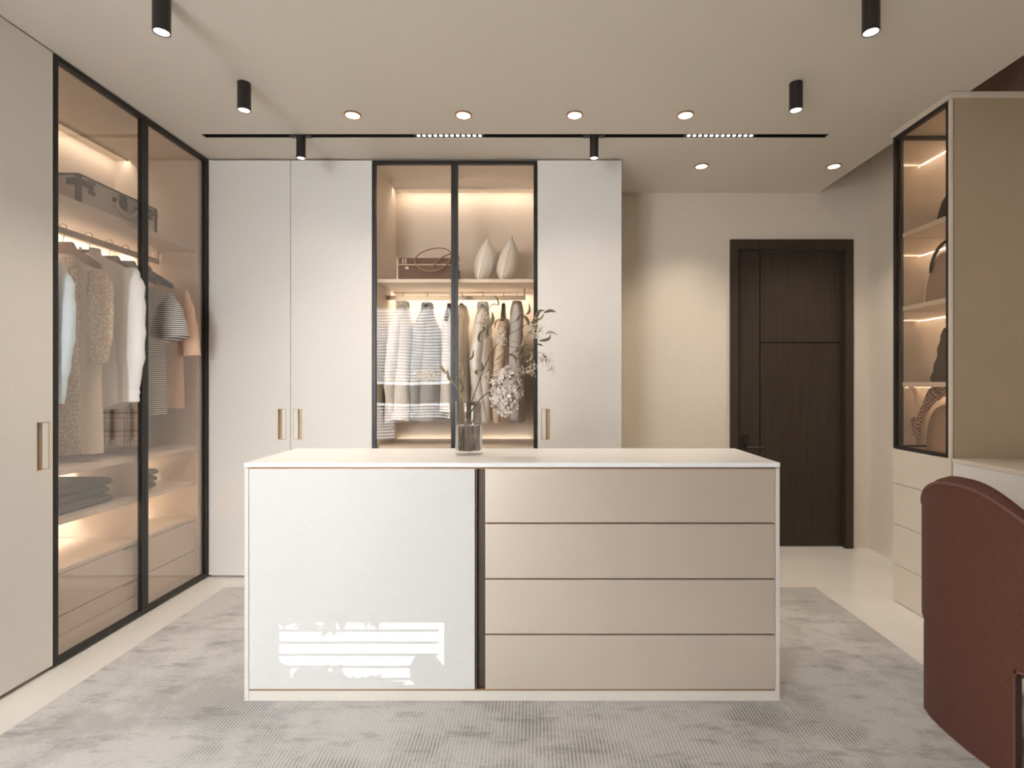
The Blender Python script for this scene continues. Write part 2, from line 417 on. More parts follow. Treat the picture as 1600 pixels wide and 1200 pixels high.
def yring(c, r, y0, y1, seg=20): return [[(c[0]+r*math.cos(2*PI*j/seg), y, c[1]+r*math.sin(2*PI*j/seg)) for j in range(seg)] for y in (y0, y1)]
MB().rings(yring((hx, hz+.065), .027, yl0-.012, yl0)).build('lock_rosette', 'black_metal', d, bev=.001)
hb = MB().rings(yring((hx, hz), .027, yl0-.012, yl0)).build('handle_rosette', 'black_metal', d, bev=.001)
MB().tube([(hx, yl0-.012, hz), (hx, yl0-.05, hz), (hx+.01, yl0-.056, hz), (hx+.13, yl0-.056, hz-.004)], .0095, 10).build('door_lever', 'black_metal', hb, smooth=True)

# ------------------------------------------------------------------ ceiling lights
def add_spot(loc, parent, power, size=112, col=None):
    L = bpy.data.lights.new('bulb', 'SPOT'); L.energy = power; L.color = col or SPOT_COL; L.spot_size = math.radians(size); L.spot_blend = 1.0; L.shadow_soft_size = .03
    o = bpy.data.objects.new('bulb', L); COL.objects.link(o); o.parent = parent
    o.location = Vector(loc)-Vector(WL[parent.name]); return o
names = ['recessed round downlight with copper rim, leftmost of the row of four', 'recessed round downlight with copper rim, second from left in the row of four',
         'recessed round downlight with copper rim, third from left in the row of four', 'recessed round downlight with copper rim, rightmost of the row of four',
         'recessed round downlight above the left side of the dark door', 'recessed round downlight above the right side of the dark door, by the wall']
DL = [(-.937, 2.758), (-.362, 2.758), (.216, 2.758), (.791, 2.758), (1.079, 3.405), (1.928, 3.405)]
for (x, y), lb in zip(DL, names):
    t = thing('downlight', lb, 'ceiling light', (x, y, H-.006), 'recessed ceiling downlights')
    MB().lathe([(.036, .005), (.036, -.001), (.0415, -.001), (.043, .002), (.043, .006)], (x, y, H-.006), 32, cap=False).build('rim', 'copper_line', t)
    MB().lathe([(.0355, 0.001), (.0355, .0055)], (x, y, H-.006), 32).build('diffuser', 'lamp_glow', t)
    add_spot((x, y, H-.02), t, SPOT_POWER*(1.9 if y > 3 else .3 if x > .7 else .6 if x > 0 else .85), 100 if y > 3 else 112)
def cyl_lamp(x, y, ztop, zbot, r, lb, grp, k=1.0):
    t = thing('cylinder_spotlight', lb, 'ceiling light', (x, y, zbot), grp)
    L = ztop-zbot
    MB().lathe([(r-.004, .004), (r-.004, 0), (r, .0), (r, L)], (x, y, zbot), 32, cap=False).build('housing', 'black_metal', t, smooth=False)
    MB().lathe([(r-.0042, .003), (r-.0042, .006)], (x, y, zbot), 32).build('diffuser', 'lamp_glow', t)
    add_spot((x, y, zbot-.01), t, SPOT_POWER*k)
    return t
for x, y, lb in ((-1.344, 1.9215, 'large black cylinder spotlight cut off by the top edge, at left'), (1.222, 1.9215, 'large black cylinder spotlight cut off by the top edge, at right'),
                 (-1.344, 2.47, 'black cylinder spotlight fixed to the ceiling near the left glass wardrobe'), (1.222, 2.47, 'black cylinder spotlight fixed to the ceiling nearer the dark door')):
    cyl_lamp(x, y, H-.0005, 2.471, .029, lb, 'surface mounted cylinder spotlights', .08 if x > 0 else 1.25)
tk = thing('track_rail', 'long black recessed lighting track across the ceiling', 'lighting track', ((TX0+TX1)/2, (TY0+TY1)/2, H))
m = MB(); e = .0015
m.box(TX0+e, TX1-e, TY0+e, TY0+.004, H+.002, H+.04).box(TX0+e, TX1-e, TY1-.004, TY1-e, H+.002, H+.04).box(TX0+e, TX1-e, TY0+.004, TY1-.004, H+.022, H+.04)
m.box(TX0+e, TX0+.004, TY0+.004, TY1-.004, H+.002, H+.022).box(TX1-.004, TX1-e, TY0+.004, TY1-.004, H+.002, H+.022)
m.build('housing', 'black_paint', tk)
YT = (TY0+TY1)/2
for xa, xb, lb in ((-.662, -.284, 'line of twelve small lights in the ceiling track, left module'), (.862, 1.246, 'line of twelve small lights in the ceiling track, right module')):
    t = thing('linear_light_module', lb, 'ceiling light', ((xa+xb)/2, YT, H), 'dotted light modules in the track')
    bx('housing', 'black_metal', t, xa-.01, xb+.01, TY0+.0045, TY1-.0045, H+.003, H+.0215)
    d0 = None
    for i in range(12):
        x = xa+(xb-xa)*(i+.5)/12
        if d0 is None:
            d0 = MB().lathe([(.0092, 0), (.0092, .003)], (x, YT, H+.0005), 16).build('lens', 'lamp_glow', t); x00 = x
        else:
            q = d0.copy(); COL.objects.link(q); q.parent = t; q.location.x = x-x00
    add_spot(((xa+xb)/2, YT, H-.02), t, SPOT_POWER*.5)
for x, lb in ((-1.310, 'small black cylinder spotlight hanging from the track, left one'), (.344, 'small black cylinder spotlight hanging from the track above the glass doors')):
    t = cyl_lamp(x, YT, H-.004, 2.473, .0245, lb, 'track spotlights', .12)
    bx('track_adapter', 'black_paint', t, x-.06, x+.06, TY0+.006, TY1-.006, H-.0035, H+.018)

# ------------------------------------------------------------------ cabinet doors
def led(parent, axis, a0, a1, c, z, watt, back, drop=.014):
    """LED line under a shelf: strip, lip that hides it, and its light. axis = direction it runs; c = its place across; back = +1/-1 towards the back panel"""
    def b_(u0, u1, d0, d1, z0, z1):
        lo, hi = min(d0, d1), max(d0, d1); return (u0, u1, lo, hi, z0, z1) if axis == 'x' else (lo, hi, u0, u1, z0, z1)
    MB().box(*b_(a0, a1, c, c+back*.008, z-.003, z-.0005)).build('led_strip', 'led_glow', parent)
    MB().box(*b_(a0, a1, c-back*.009, c-back*.006, z-drop, z-.0005)).build('led_profile', 'carcass_cream', parent)
    L = bpy.data.lights.new('led_light', 'AREA'); L.shape = 'RECTANGLE'; L.energy = watt; L.color = WARM
    L.size, L.size_y = (a1-a0, .008)
    o = bpy.data.objects.new('led_light', L); COL.objects.link(o); o.parent = parent
    d = Vector((0, back*.25, -1)) if axis == 'x' else Vector((back*.25, 0, -1))
    q = d.to_track_quat('-Z', 'Y' if axis == 'x' else 'X')
    um = (a0+a1)/2; p_ = Vector((um, c+back*.004, z-.0045)) if axis == 'x' else Vector((c+back*.004, um, z-.0045))
    zax = -d.normalized(); xax = Vector((1, 0, 0)) if axis == 'x' else Vector((0, 1, 0)); yax = zax.cross(xax)
    o.rotation_euler = Matrix((xax, yax, zax)).transposed().to_euler()
    o.location = p_-Vector(WL[parent.name])

def slot_door(parent, axis, u0, u1, z0, z1, d0, d1, s0, s1, sz0, sz1, bar_low, mat='linen_front'):
    """a door leaf with a through slot for the pull. axis 'x': runs along X, front face at y=d0 (thickness to d1); axis 'y': runs along Y, front at x=d0"""
    m = MB()
    def b_(ua, ub, za, zb, da=d0, db=d1):
        lo, hi = min(da, db), max(da, db)
        return (ua, ub, lo, hi, za, zb) if axis == 'x' else (lo, hi, ua, ub, za, zb)
    # one welded leaf: outer ring + hole ring, front and back
    def P(u, z, dd): return (u, dd, z) if axis == 'x' else (dd, u, z)
    vs = []
    for dd in (d0, d1):
        vs += [P(u0, z0, dd), P(u1, z0, dd), P(u1, z1, dd), P(u0, z1, dd), P(s0, sz0, dd), P(s1, sz0, dd), P(s1, sz1, dd), P(s0, sz1, dd)]
    fs = []
    for i in range(4):
        j = (i+1) % 4
        fs += [(i, j, 4+j, 4+i), (8+i, 12+i, 12+j, 8+j), (i, 8+i, 8+j, j), (4+i, 4+j, 12+j, 12+i)]
    m.v = vs; m.f = fs
    leaf = m.build('door', mat, parent)
    sgn = 1 if d1 > d0 else -1
    t = .003
    mm = MB()
    for q in ((s0+.0002, s0+t, sz0+.0002, sz1-.0002), (s1-t, s1-.0002, sz0+.0002, sz1-.0002), (s0+t, s1-t, sz0+.0002, sz0+t), (s0+t, s1-t, sz1-t, sz1-.0002)):
        mm.box(*b_(*q, d0-sgn*.0008, d1))
    mm.build('pull_rim', 'brass', leaf)
    mid = (s0+s1)/2
    MB().box(*b_(s0+t, s1-t, sz0+t, sz1-t, d1-sgn*.003, d1-sgn*.0002)).build('pull_recess', 'brass', leaf)
    ua, ub = (s0+t, mid) if bar_low else (mid, s1-t)
    MB().box(*b_(ua, ub, sz0+t, sz1-t, d0+sgn*.001, d1-sgn*.0035)).build('pull_bar', 'lacquer_white', leaf, bev=.0008)
    return leaf
def glass_door(parent, axis, u0, u1, z0, z1, d0, d1, fw=.02, glass='wardrobe_glass'):
    m = MB()
    lo, hi = min(d0, d1), max(d0, d1)
    def b_(ua, ub, za, zb, a=lo, c=hi): return (ua, ub, a, c, za, zb) if axis == 'x' else (a, c, ua, ub, za, zb)
    def P(u, z, dd): return (u, dd, z) if axis == 'x' else (dd, u, z)
    vs = []
    for dd in (lo, hi):
        vs += [P(u0, z0, dd), P(u1, z0, dd), P(u1, z1, dd), P(u0, z1, dd), P(u0+fw, z0+fw, dd), P(u1-fw, z0+fw, dd), P(u1-fw, z1-fw, dd), P(u0+fw, z1-fw, dd)]
    for i in range(4):
        j = (i+1) % 4
        m.f += [(i, j, 4+j, 4+i), (8+i, 12+i, 12+j, 8+j), (i, 8+i, 8+j, j), (4+i, 4+j, 12+j, 12+i)]
    m.v = vs
    dr = m.build('glass_door', 'black_metal', parent)
    mid = (lo+hi)/2
    MB().box(*b_(u0+fw, u1-fw, z0+fw, z1-fw, mid-.0025, mid+.0025)).build('pane', glass, dr)
    return dr
DT = .022     # door thickness
ZT = 2.592    # top of the doors
# ---- left wall wardrobes: fronts on the plane X = LXF
LXF = -2.0185; LXB = -2.615
def left_solid(ya, yb, lb):
    t = thing('wardrobe', lb, 'wardrobe', ((LXF+LXB)/2, (ya+yb)/2, 0), 'linen fronted wardrobes along the left wall')
    bx('carcass', 'carcass_cream', t, LXB, LXF-DT-.002, ya+.001, yb-.001, .05, ZT)
    bx('plinth', 'lacquer_white', t, LXB, LXF-.06, ya+.001, yb-.001, 0, .05)
    ym = (ya+yb)/2
    for u0, u1 in ((ya+.0015, ym-.0015), (ym+.0015, yb-.004)):
        slot_door(t, 'y', u0, u1, .018, ZT, LXF, LXF-DT, u1-.016-.057, u1-.016, .846, 1.044, False)
left_solid(1.183, 2.2365, 'cream linen wardrobe with a brass slot pull beside the left glass doors')
left_solid(.13, 1.1815, 'cream linen wardrobe nearest the viewer on the left wall')
G0, G1 = 2.2375, 3.2965
t = GL = thing('glass_wardrobe', 'black framed glass wardrobe on the left wall with hanging clothes', 'wardrobe', ((LXF+LXB)/2, (G0+G1)/2, 0))
IX = LXF-.045    # inner front line of the shelves
bx('side_panel', 'carcass_cream', t, LXB, LXF-.03, G0, G0+.018, .02, ZT)
bx('side_panel', 'carcass_cream', t, LXB, LXF-.03, G1-.05, G1-.002, .02, ZT)
bx('top_panel', 'carcass_cream', t, LXB, LXF-.03, G0+.0185, G1-.0505, 2.568, ZT)
bx('bottom_panel', 'carcass_cream', t, LXB, LXF-.03, G0, G1-.002, 0, .0195)
bx('back_panel', 'carcass_cream', t, LXB, LXB+.06, G0+.0185, G1-.0505, .02, 2.5675)
ya, yb = G0+.0185, G1-.0505; xb = LXB+.061
YD = 2.79
bx('shelf', 'shelf_cream', t, xb, IX, ya, yb, 2.005, 2.03, .001)
bx('shelf', 'shelf_cream', t, xb, IX, ya, yb, .80, .825, .001)
bx('divider', 'shelf_cream', t, xb, IX-.004, YD, YD+.018, .395, .7995)
for s0, s1 in ((ya, YD-.0005), (YD+.0185, yb)):
    bx('shelf', 'shelf_cream', t, xb, IX, s0, s1, .585, .61, .001)
bx('shelf', 'shelf_cream', t, xb, IX, ya, yb, .372, .39, .001)
for s0, s1 in ((ya, YD-.0005+.009), (YD+.0115, yb)):
    for z0, z1 in ((.022, .184), (.188, .368)):
        dr = bx('drawer', 'shelf_cream', t, xb, IX-.003, s0+.001, s1-.001, z0, z1, .001)
        if s0 == ya: bx('finger_pull', 'rod_metal', dr, IX-.004, IX+.004, s1-.12, s1-.02, z1-.006, z1-.001)
bx('clothes_rail', 'rod_metal', t, -2.288, -2.272, ya, 3.215, 1.925, 1.957, .001)
bx('rail_bracket', 'rod_metal', t, -2.288, -2.272, 3.2155, 3.228, 1.925, 2.0045)
for z in (2.568, 2.005, .80):
    led(t, 'y', ya+.01, yb-.01, xb+(.08 if z > 2.3 else .09), z, LED_WATT*(.30 if z > 2.3 else 1.0), -1)
for s0, s1 in ((ya, YD), (YD+.019, yb)): led(t, 'y', s0+.005, s1-.005, xb+.07, .585, LED_WATT*.6, -1)
ym = G0+.527+.0005
glass_door(t, 'y', G0, ym-.001, .012, ZT, LXF, LXF-.024, .021, 'wardrobe_glass_side')
glass_door(t, 'y', ym+.001, G1-.001, .012, ZT, LXF, LXF-.024, .021, 'wardrobe_glass_side')

# ---- back wall wardrobes: fronts on Y = BYF
BYF = 3.298; BYB = 3.868
def bX(px): return (px-833)*BYF/FPX
t = thing('wardrobe', 'tall cream linen wardrobe with paired brass slot pulls, left of the glass doors', 'wardrobe', ((bX(330)+bX(581))/2, (BYF+BYB)/2, 0), 'linen fronted wardrobes on the back wall')
bx('carcass', 'carcass_cream', t, bX(326), bX(581.4)-.001, BYF+DT+.002, BYB, .03, ZT)
bx('plinth', 'lacquer_white', t, bX(326), bX(581.4)-.001, BYF+.03, BYB, 0, .03)
bx('filler_strip', 'linen_front', t, bX(325.6), bX(330)-.0005, BYF+.004, BYF+DT+.0015, .014, ZT)
slot_door(t, 'x', bX(330), bX(453.7)-.0005, .014, ZT-.004, BYF, BYF+DT, bX(434), bX(447.3), .854, 1.046, False)
slot_door(t, 'x', bX(454.3)+.0005, bX(581), .014, ZT-.004, BYF, BYF+DT, bX(458.5), bX(472), .854, 1.046, True)
t = thing('wardrobe', 'narrow cream linen wardrobe with one brass pull, right of the glass doors', 'wardrobe', ((bX(840)+bX(971))/2, (BYF+BYB)/2, 0), 'linen fronted wardrobes on the back wall')
bx('carcass', 'linen_front', t, bX(839.6)+.0005, bX(971), BYF+DT+.002, BYB, .03, ZT)
bx('plinth', 'lacquer_white', t, bX(839.6)+.0005, bX(971), BYF+.03, BYB, 0, .03)
slot_door(t, 'x', bX(840), bX(971), .014, ZT-.004, BYF, BYF+DT, bX(846), bX(859.5), .854, 1.046, True)
x0, x1 = bX(582)-.0005, bX(839)
t = thing('glass_wardrobe', 'black framed glass wardrobe on the back wall behind the vase', 'wardrobe', ((x0+x1)/2, (BYF+BYB)/2, 0))
bx('side_panel', 'carcass_cream', t, x0, x0+.018, BYF+.03, BYB, .02, ZT)
bx('side_panel', 'carcass_cream', t, x1-.018, x1, BYF+.03, BYB, .02, ZT)
bx('top_panel', 'carcass_cream', t, x0+.0185, x1-.0185, BYF+.03, BYB, 2.570, ZT)
bx('bottom_panel', 'carcass_cream', t, x0, x1, BYF+.03, BYB, 0, .0195)
bx('back_panel', 'carcass_cream', t, x0+.0185, x1-.0185, 3.80, BYB, .02, 2.5695)
xa, xbk = x0+.0185, x1-.0185
bx('shelf', 'shelf_cream', t, xa, xbk, BYF+.042, 3.7995, 1.838, 1.860, .001)
bx('shelf', 'shelf_cream', t, xa, xbk, BYF+.042, 3.7995, .786, .810, .001)
bx('shelf', 'shelf_cream', t, xa, xbk, BYF+.042, 3.7995, .40, .42, .001)
RX1 = pix(821, 0, 3.55).x
bx('clothes_rail', 'rod_metal', t, xa, RX1, 3.542, 3.558, 1.762, 1.790, .001)
bx('rail_bracket', 'rod_metal', t, RX1-.012, RX1, 3.5425, 3.5575, 1.7905, 1.8375)
for z in (2.570, 1.838, .786):
    led(t, 'x', xa+.01, xbk-.01, 3.71 if z > 2.3 else 3.68, z, LED_WATT*(.26 if z > 2.3 else .62), 1)
bx('led_strip', 'led_dim', t, xa+.01, xbk-.01, 3.790, 3.7985, .8102, .8125)
L = bpy.data.lights.new('led_light', 'AREA'); L.shape = 'RECTANGLE'; L.size = xbk-xa-.04; L.size_y = .008; L.energy = LED_WATT*.05; L.color = WARM
o = bpy.data.objects.new('led_light', L); COL.objects.link(o); o.parent = t; o.location = Vector(((xa+xbk)/2, 3.780, .814))-Vector(WL[t.name]); o.rotation_euler = (PI-.35, 0, 0)
xm = bX(710)
glass_door(t, 'x', x0+.001, xm-.001, .012, ZT-.006, BYF, BYF+.024, .020)
glass_door(t, 'x', xm+.001, x1-.001, .012, ZT-.006, BYF, BYF+.024, .020)

# ------------------------------------------------------------------ rug and island
RUG = .006
rg = recentre(bx('rug', 'rug_pile', None, -1.812, 1.657, -.5, 3.122, .0005, RUG)); tag(rg, 'large grey ribbed rug with worn patches under the island', 'rug')
IY0, IY1 = 2.0, 2.448
def iX(px): return (px-833)/415
def iZ(py): return CAM_Z-(py-600)/415
t = thing('wardrobe_island', 'white dressing island with a linen door and four satin drawers', 'island', ((iX(381)+iX(1219))/2, (IY0+IY1)/2, RUG))
bx('countertop', 'island_top', t, iX(381), iX(1219), IY0, IY1, iZ(730.3), iZ(723), .0015)
zt = iZ(731.5)
bx('side_panel', 'satin_island_side', t, iX(381.5), iX(388.2), IY0+.001, IY1-.001, RUG, zt, .0008)
bx('side_panel', 'satin_island_side', t, iX(1212), iX(1218.5), IY0+.001, IY1-.001, RUG, zt, .0008)
sx0, sx1 = iX(388.2)+.0004, iX(1212)-.0004
bx('plinth', 'satin_island_side', t, sx0, sx1, IY0+.002, IY0+.022, RUG, iZ(1080), .0008)
bx('plinth_line', 'copper_line', t, sx0, sx1, IY0+.005, IY0+.02, iZ(1080)+.0003, iZ(1077.5))
bx('carcass', 'copper_line', t, sx0, sx1, IY0+.0225, IY1-.01, RUG, zt-.0005)
bx('back_panel', 'satin_island_side', t, sx0, sx1, IY1-.0095, IY1-.002, RUG, zt-.0005)
bx('top_line', 'copper_line', t, sx0, sx1, IY0+.004, IY0+.02, zt-.0035, zt-.0005)
bx('door', 'island_linen', t, iX(389.2), iX(741.8), IY0, IY0+.022, iZ(1077), iZ(732.8), .001)
bx('grip_profile', 'bronze_profile', t, iX(742.6), iX(745.2), IY0+.002, IY0+.022, iZ(1077), iZ(732.8))
bx('grip_channel', 'bronze_profile', t, iX(745.4), iX(757.6), IY0+.018, IY0+.022, iZ(1077), iZ(732.8))
for ya_, yb_ in ((732.8, 816.4), (819, 903.4), (906, 990.2), (992.8, 1077)):
    bx('drawer', 'satin_drawer', t, iX(758.2), iX(1211), IY0, IY0+.022, iZ(yb_), iZ(ya_), .001)
TOPZ = iZ(723)

# ------------------------------------------------------------------ right-hand display cabinet and vanity
CX, CY0, CY1 = 2.001, 2.5395, 2.952
XW = XR-.003
t = thing('display_cabinet', 'tall glass fronted display cabinet with bags beside the dark door', 'cabinet', ((CX+XW)/2, (CY0+CY1)/2, 0))
ZB = .845
bx('side_panel', 'taupe_panel', t, CX+.012, XW, CY0, CY0+.02, 0, 2.566)
bx('edge_trim', 'tan_front', t, CX-.002, CX+.008, CY0, CY0+.018, 0, 2.566)
bx('edge_gap', 'black_paint', t, CX+.0082, CX+.0118, CY0+.002, CY0+.018, 0, 2.566)
bx('top_trim', 'tan_front', t, CX-.006, XW, CY0-.004, CY1+.012, 2.567, 2.597, .001)
bx('back_panel', 'carcass_cream', t, XW-.02, XW, CY0+.0205, CY1-.001, .02, 2.566)
bx('base_cabinet', 'carcass_cream', t, CX+.022, XW-.0205, CY0+.0205, CY1-.001, .012, ZB-.012)
bx('bottom_shelf', 'taupe_panel', t, CX+.026, XW-.0205, CY0+.0205, CY1-.031, ZB-.011, ZB+.008)
zz = [.002, .205, .427, .652, ZB-.002]
for i in range(4):
    bx('drawer', 'tan_front', t, CX, CX+.0215, CY0+.0205, CY1, zz[i]+.0015, zz[i+1]-.0015, .0008)
for z in (1.185, 1.600, 2.003):
    bx('shelf', 'shelf_cream', t, CX+.03, XW-.0205, CY0+.0205, CY1-.032, z, z+.025, .001)
glass_door(t, 'y', CY0+.0205, CY1, ZB, 2.566, CX, CX+.022, .016, 'cabinet_glass')
# framed smoked mirror closing the far end
m = MB(); gx0, gx1, gy0, gy1, fz0, fz1 = CX+.0225, XW-.0205, CY1-.03, CY1-.002, ZB+.001, 2.566
m.box(gx0, gx0+.014, gy0, gy1, fz0, fz1).box(gx1-.014, gx1, gy0, gy1, fz0, fz1).box(gx0+.014, gx1-.014, gy0, gy1, fz0, fz0+.018).box(gx0+.014, gx1-.014, gy0, gy1, fz1-.022, fz1)
mf = m.build('mirror_frame', 'black_metal', t)
bx('mirror', 'smoked_mirror', mf, gx0+.014, gx1-.014, gy0+.012, gy0+.02, fz0+.018, fz1-.022)
for z in (2.562, 2.0005, 1.5975, 1.1825):
    m = MB().box(XW-.030, XW-.0215, CY0+.03, gy0-.002, z-.006, z).box(CX+.04, XW-.0305, CY0+.0215, CY0+.028, z-.006, z)
    m.build('led_strip', 'led_line', t)
    L = bpy.data.lights.new('led_light', 'AREA'); L.shape = 'RECTANGLE'; L.size = .006; L.size_y = .34; L.energy = .55; L.color = WARM
    o = bpy.data.objects.new('led_light', L); COL.objects.link(o); o.parent = t; o.location = Vector((XW-.045, (CY0+gy0)/2, z-.007))-Vector(WL[t.name])
t = thing('vanity_table', 'beige vanity table running along the right wall behind the armchair', 'table', ((CX+XW)/2, 1.87, 0))
bx('tabletop', 'tan_front', t, CX, XW, 1.15, CY0-.0045, .825, .845, .001)
bx('apron_drawer', 'linen_front', t, CX+.002, CX+.022, 1.16, CY0-.006, .62, .8245, .001)
bx('carcass', 'tan_front', t, CX+.0225, XW, 1.16, CY0-.006, .62, .8245)
bx('end_panel', 'tan_front', t, CX+.002, XW, 1.15, 1.17, 0, .6195)
bx('end_panel', 'tan_front', t, CX+.002, XW, CY0-.03, CY0-.006, 0, .6195)

# ------------------------------------------------------------------ armchair
AC = (1.735, 1.77); AA, AB, AN = .325, .33, 2.7
def sup(tt, off=0.0):
    c, s = math.cos(tt), math.sin(tt); e = 2/AN
    return (AC[0]-(AA-off)*math.copysign(abs(c)**e, c), AC[1]+(AB-off)*math.copysign(abs(s)**e, s))
def ztop(tt): return .867-.215*(1-math.exp(-2.75*(1-math.cos(tt))))
ch = thing('armchair', 'brown upholstered barrel armchair pulled up to the vanity table', 'armchair', (AC[0], AC[1], 0))
T0 = math.radians(112); N = 64
def t_of_dy(dy): return math.asin(min(1, (dy/AB)**(AN/2)))
tl = t_of_dy(.182)
rows = []; TH = .062
cols = [(-T0+(T0-tl)*i/20, .345) for i in range(21)]+[(-tl+2*tl*i/24, RUG) for i in range(25)]+[(tl+(T0-tl)*i/20, .345) for i in range(21)]
for tt, zb_ in cols:
    zt_ = ztop(tt)
    sec = [(.004, zb_), (0, zb_+.01), (0, .36), (0, zt_-.10), (0, zt_-.012), (.006, zt_), (.018, zt_+.014), (.034, zt_+.020), (.050, zt_+.012), (.060, zt_-.006), (TH, zt_-.03), (TH, .40), (TH, .36), (TH, zb_)]
    rows.append([(*sup(tt, o_), z_) for o_, z_ in sec])
MB().rings(rows).build('shell', 'chair_fabric', ch, smooth=True)
MB().tube([(*sup(-T0+2*T0*i/N, .002), ztop(-T0+2*T0*i/N)-.004) for i in range(N+1)], .006, 6).build('piping', 'chair_piping', ch, smooth=True)
def panel(t0, t1, z0, z1, name, off=.005, th=.045, n=16):
    rows = []
    for i in range(n+1):
        tt = t0+(t1-t0)*i/n
        rows.append([(*sup(tt, off), z0), (*sup(tt, off), z1), (*sup(tt, off+th), z1), (*sup(tt, off+th), z0)])
    return MB().rings(rows).build(name, 'chair_fabric', ch, smooth=False, bev=.002)
# piping round the openings
for sg in (-1, 1):
    xy = sup(sg*tl, .004)
    pts = [(xy[0], xy[1]-sg*0.0, RUG+.004), (xy[0], xy[1], .325), ] + [(*sup(sg*(tl+dt), .004), .343) for dt in (.03, .2, .4, .6, .8)]
    MB().tube(pts, .005, 6).build('piping', 'chair_piping', ch, smooth=True)
for sg in (-1, 1):
    a, b_ = sorted((sg*math.radians(92), sg*T0)); panel(a, b_, .001, .3445, 'front_leg', n=6)
rows = []
for zz_, ins in ((.30, .066), (.345, .066), (.43, .066), (.455, .075), (.465, .10)):
    rows.append([(*sup(2*PI*i/48, ins), zz_) for i in range(48)])
MB().rings(rows).build('seat', 'chair_fabric', ch, smooth=True)

# ------------------------------------------------------------------ hangers and clothes
def frame(axis):
    """w = across the shoulders, n = along the rail"""
    return (Vector((1, 0, 0)), Vector((0, 1, 0))) if axis == 'x' else (Vector((0, 1, 0)), Vector((-1, 0, 0)))
def hanger(p, axis, railtop, mat, lb, drop, half=.19, grp=None):
    w, n = frame(axis); t = thing('clothes_hanger', lb, 'hanger', (p[0], p[1], drop), grp)
    b0 = Vector((p[0], p[1], 0)); pts = []
    rz = railtop
    pts.append(b0+Vector((0, 0, drop+.005))); pts.append(b0+Vector((0, 0, rz-.045))+w*.004); pts.append(b0+w*.018+Vector((0, 0, rz-.02)))
    for k in range(7):
        a = math.radians(-10+ k*32); pts.append(b0+w*.019*math.cos(a)+Vector((0, 0, rz+.0025+.017*max(0, math.sin(a))-(.012 if k > 5 else 0))))
    MB().tube(pts, .0022, 6).build('hook', 'rod_metal', t, smooth=True)
    pr = [(-half, -.115), (-half*.94, -.085), (-half*.62, -.045), (-.062, -.012), (-.046, .018), (.046, .018), (.062, -.012), (half*.62, -.045), (half*.94, -.085), (half, -.115), (half*.9, -.112), (half*.5, -.085), (0, -.062), (-half*.5, -.085), (-half*.9, -.112)]
    MB().rings([[b0+w*a+n*sn*.011+Vector((0, 0, drop+c)) for a, c in pr] for sn in (-1, 1)]).build('shoulder_bar', mat, t, bev=.003)
    return t
def lerp_rows(rows, n):
    out = []
    z0, z1 = rows[0][0], rows[-1][0]
    for i in range(n+1):
        z = z0+(z1-z0)*(i/n)
        for a, b in zip(rows, rows[1:]):
            if (a[0]-z)*(b[0]-z) <= 1e-9:
                f = 0 if a[0] == b[0] else (z-a[0])/(b[0]-a[0]); f = f*f*(3-2*f) if False else f
                out.append((z, a[1]+(b[1]-a[1])*f, a[2]+(b[2]-a[2])*f)); break
    return out
def body_mesh(p, axis, rows, n=26, ripple=.012, kf=5, ph=0.0, hem=0.0, skew=0.0):
    w, nn = frame(axis); b0 = Vector((p[0], p[1], 0)); R = []
    rr = lerp_rows(rows, n); zt_, zb_ = rr[0][0], rr[-1][0]; K = 56
    for z, hw_, ht in rr:
        f = (zt_-z)/(zt_-zb_); ring = []
        for j in range(K):
            a = 2*PI*j/K; c, s = math.cos(a), math.sin(a)
            u = hw_*math.copysign(abs(c)**.75, c); v_ = ht*math.copysign(abs(s)**.9, s)
            v_ += ripple*f*math.sin(kf*u/.1+ph)*(1 if s > 0 else .8) * (1-abs(c)**6)
            u += ripple*.5*f*math.sin(3*a+ph)
            ring.append(b0+w*u+nn*(v_+skew*f)+Vector((0, 0, z+hem*f*math.cos(2*a)*.5)))
        R.append(ring)
    return MB().rings(R)
def sleeve_mesh(p, axis, pts, rad, flat=.62, seg=16):
    w, nn = frame(axis); b0 = Vector((p[0], p[1], 0))
    P_ = [Vector(q) for q in pts]; fine = []; rf = []
    for i in range(len(P_)-1):
        for k in range(4):
            f = k/4; fine.append(P_[i].lerp(P_[i+1], f)); rf.append((rad[i]*(1-f)+rad[i+1]*f)*(1+.05*math.sin(9*(i+f))))
    fine.append(P_[-1]); rf.append(rad[-1])
    return MB().tube([b0+w*q.x+nn*q.y+Vector((0, 0, q.z)) for q in fine], rf, seg, flat=flat, up=tuple(w))
def collar_mesh(p, axis, z, r=.044, h=.030, th=.010):
    w, nn = frame(axis); b0 = Vector((p[0], p[1], 0)); R = []
    for j in range(20):
        a = math.radians(-150+300*j/19)
        ax = lambda rr, zz: b0+nn*(-rr*.8*math.cos(a+PI))+w*rr*math.sin(a)+Vector((0, 0, zz))
        R.append([ax(r+.012, z-.012), ax(r+.004, z+h), ax(r-.006, z+h), ax(r-.004, z-.012)])
    return MB().rings(R)
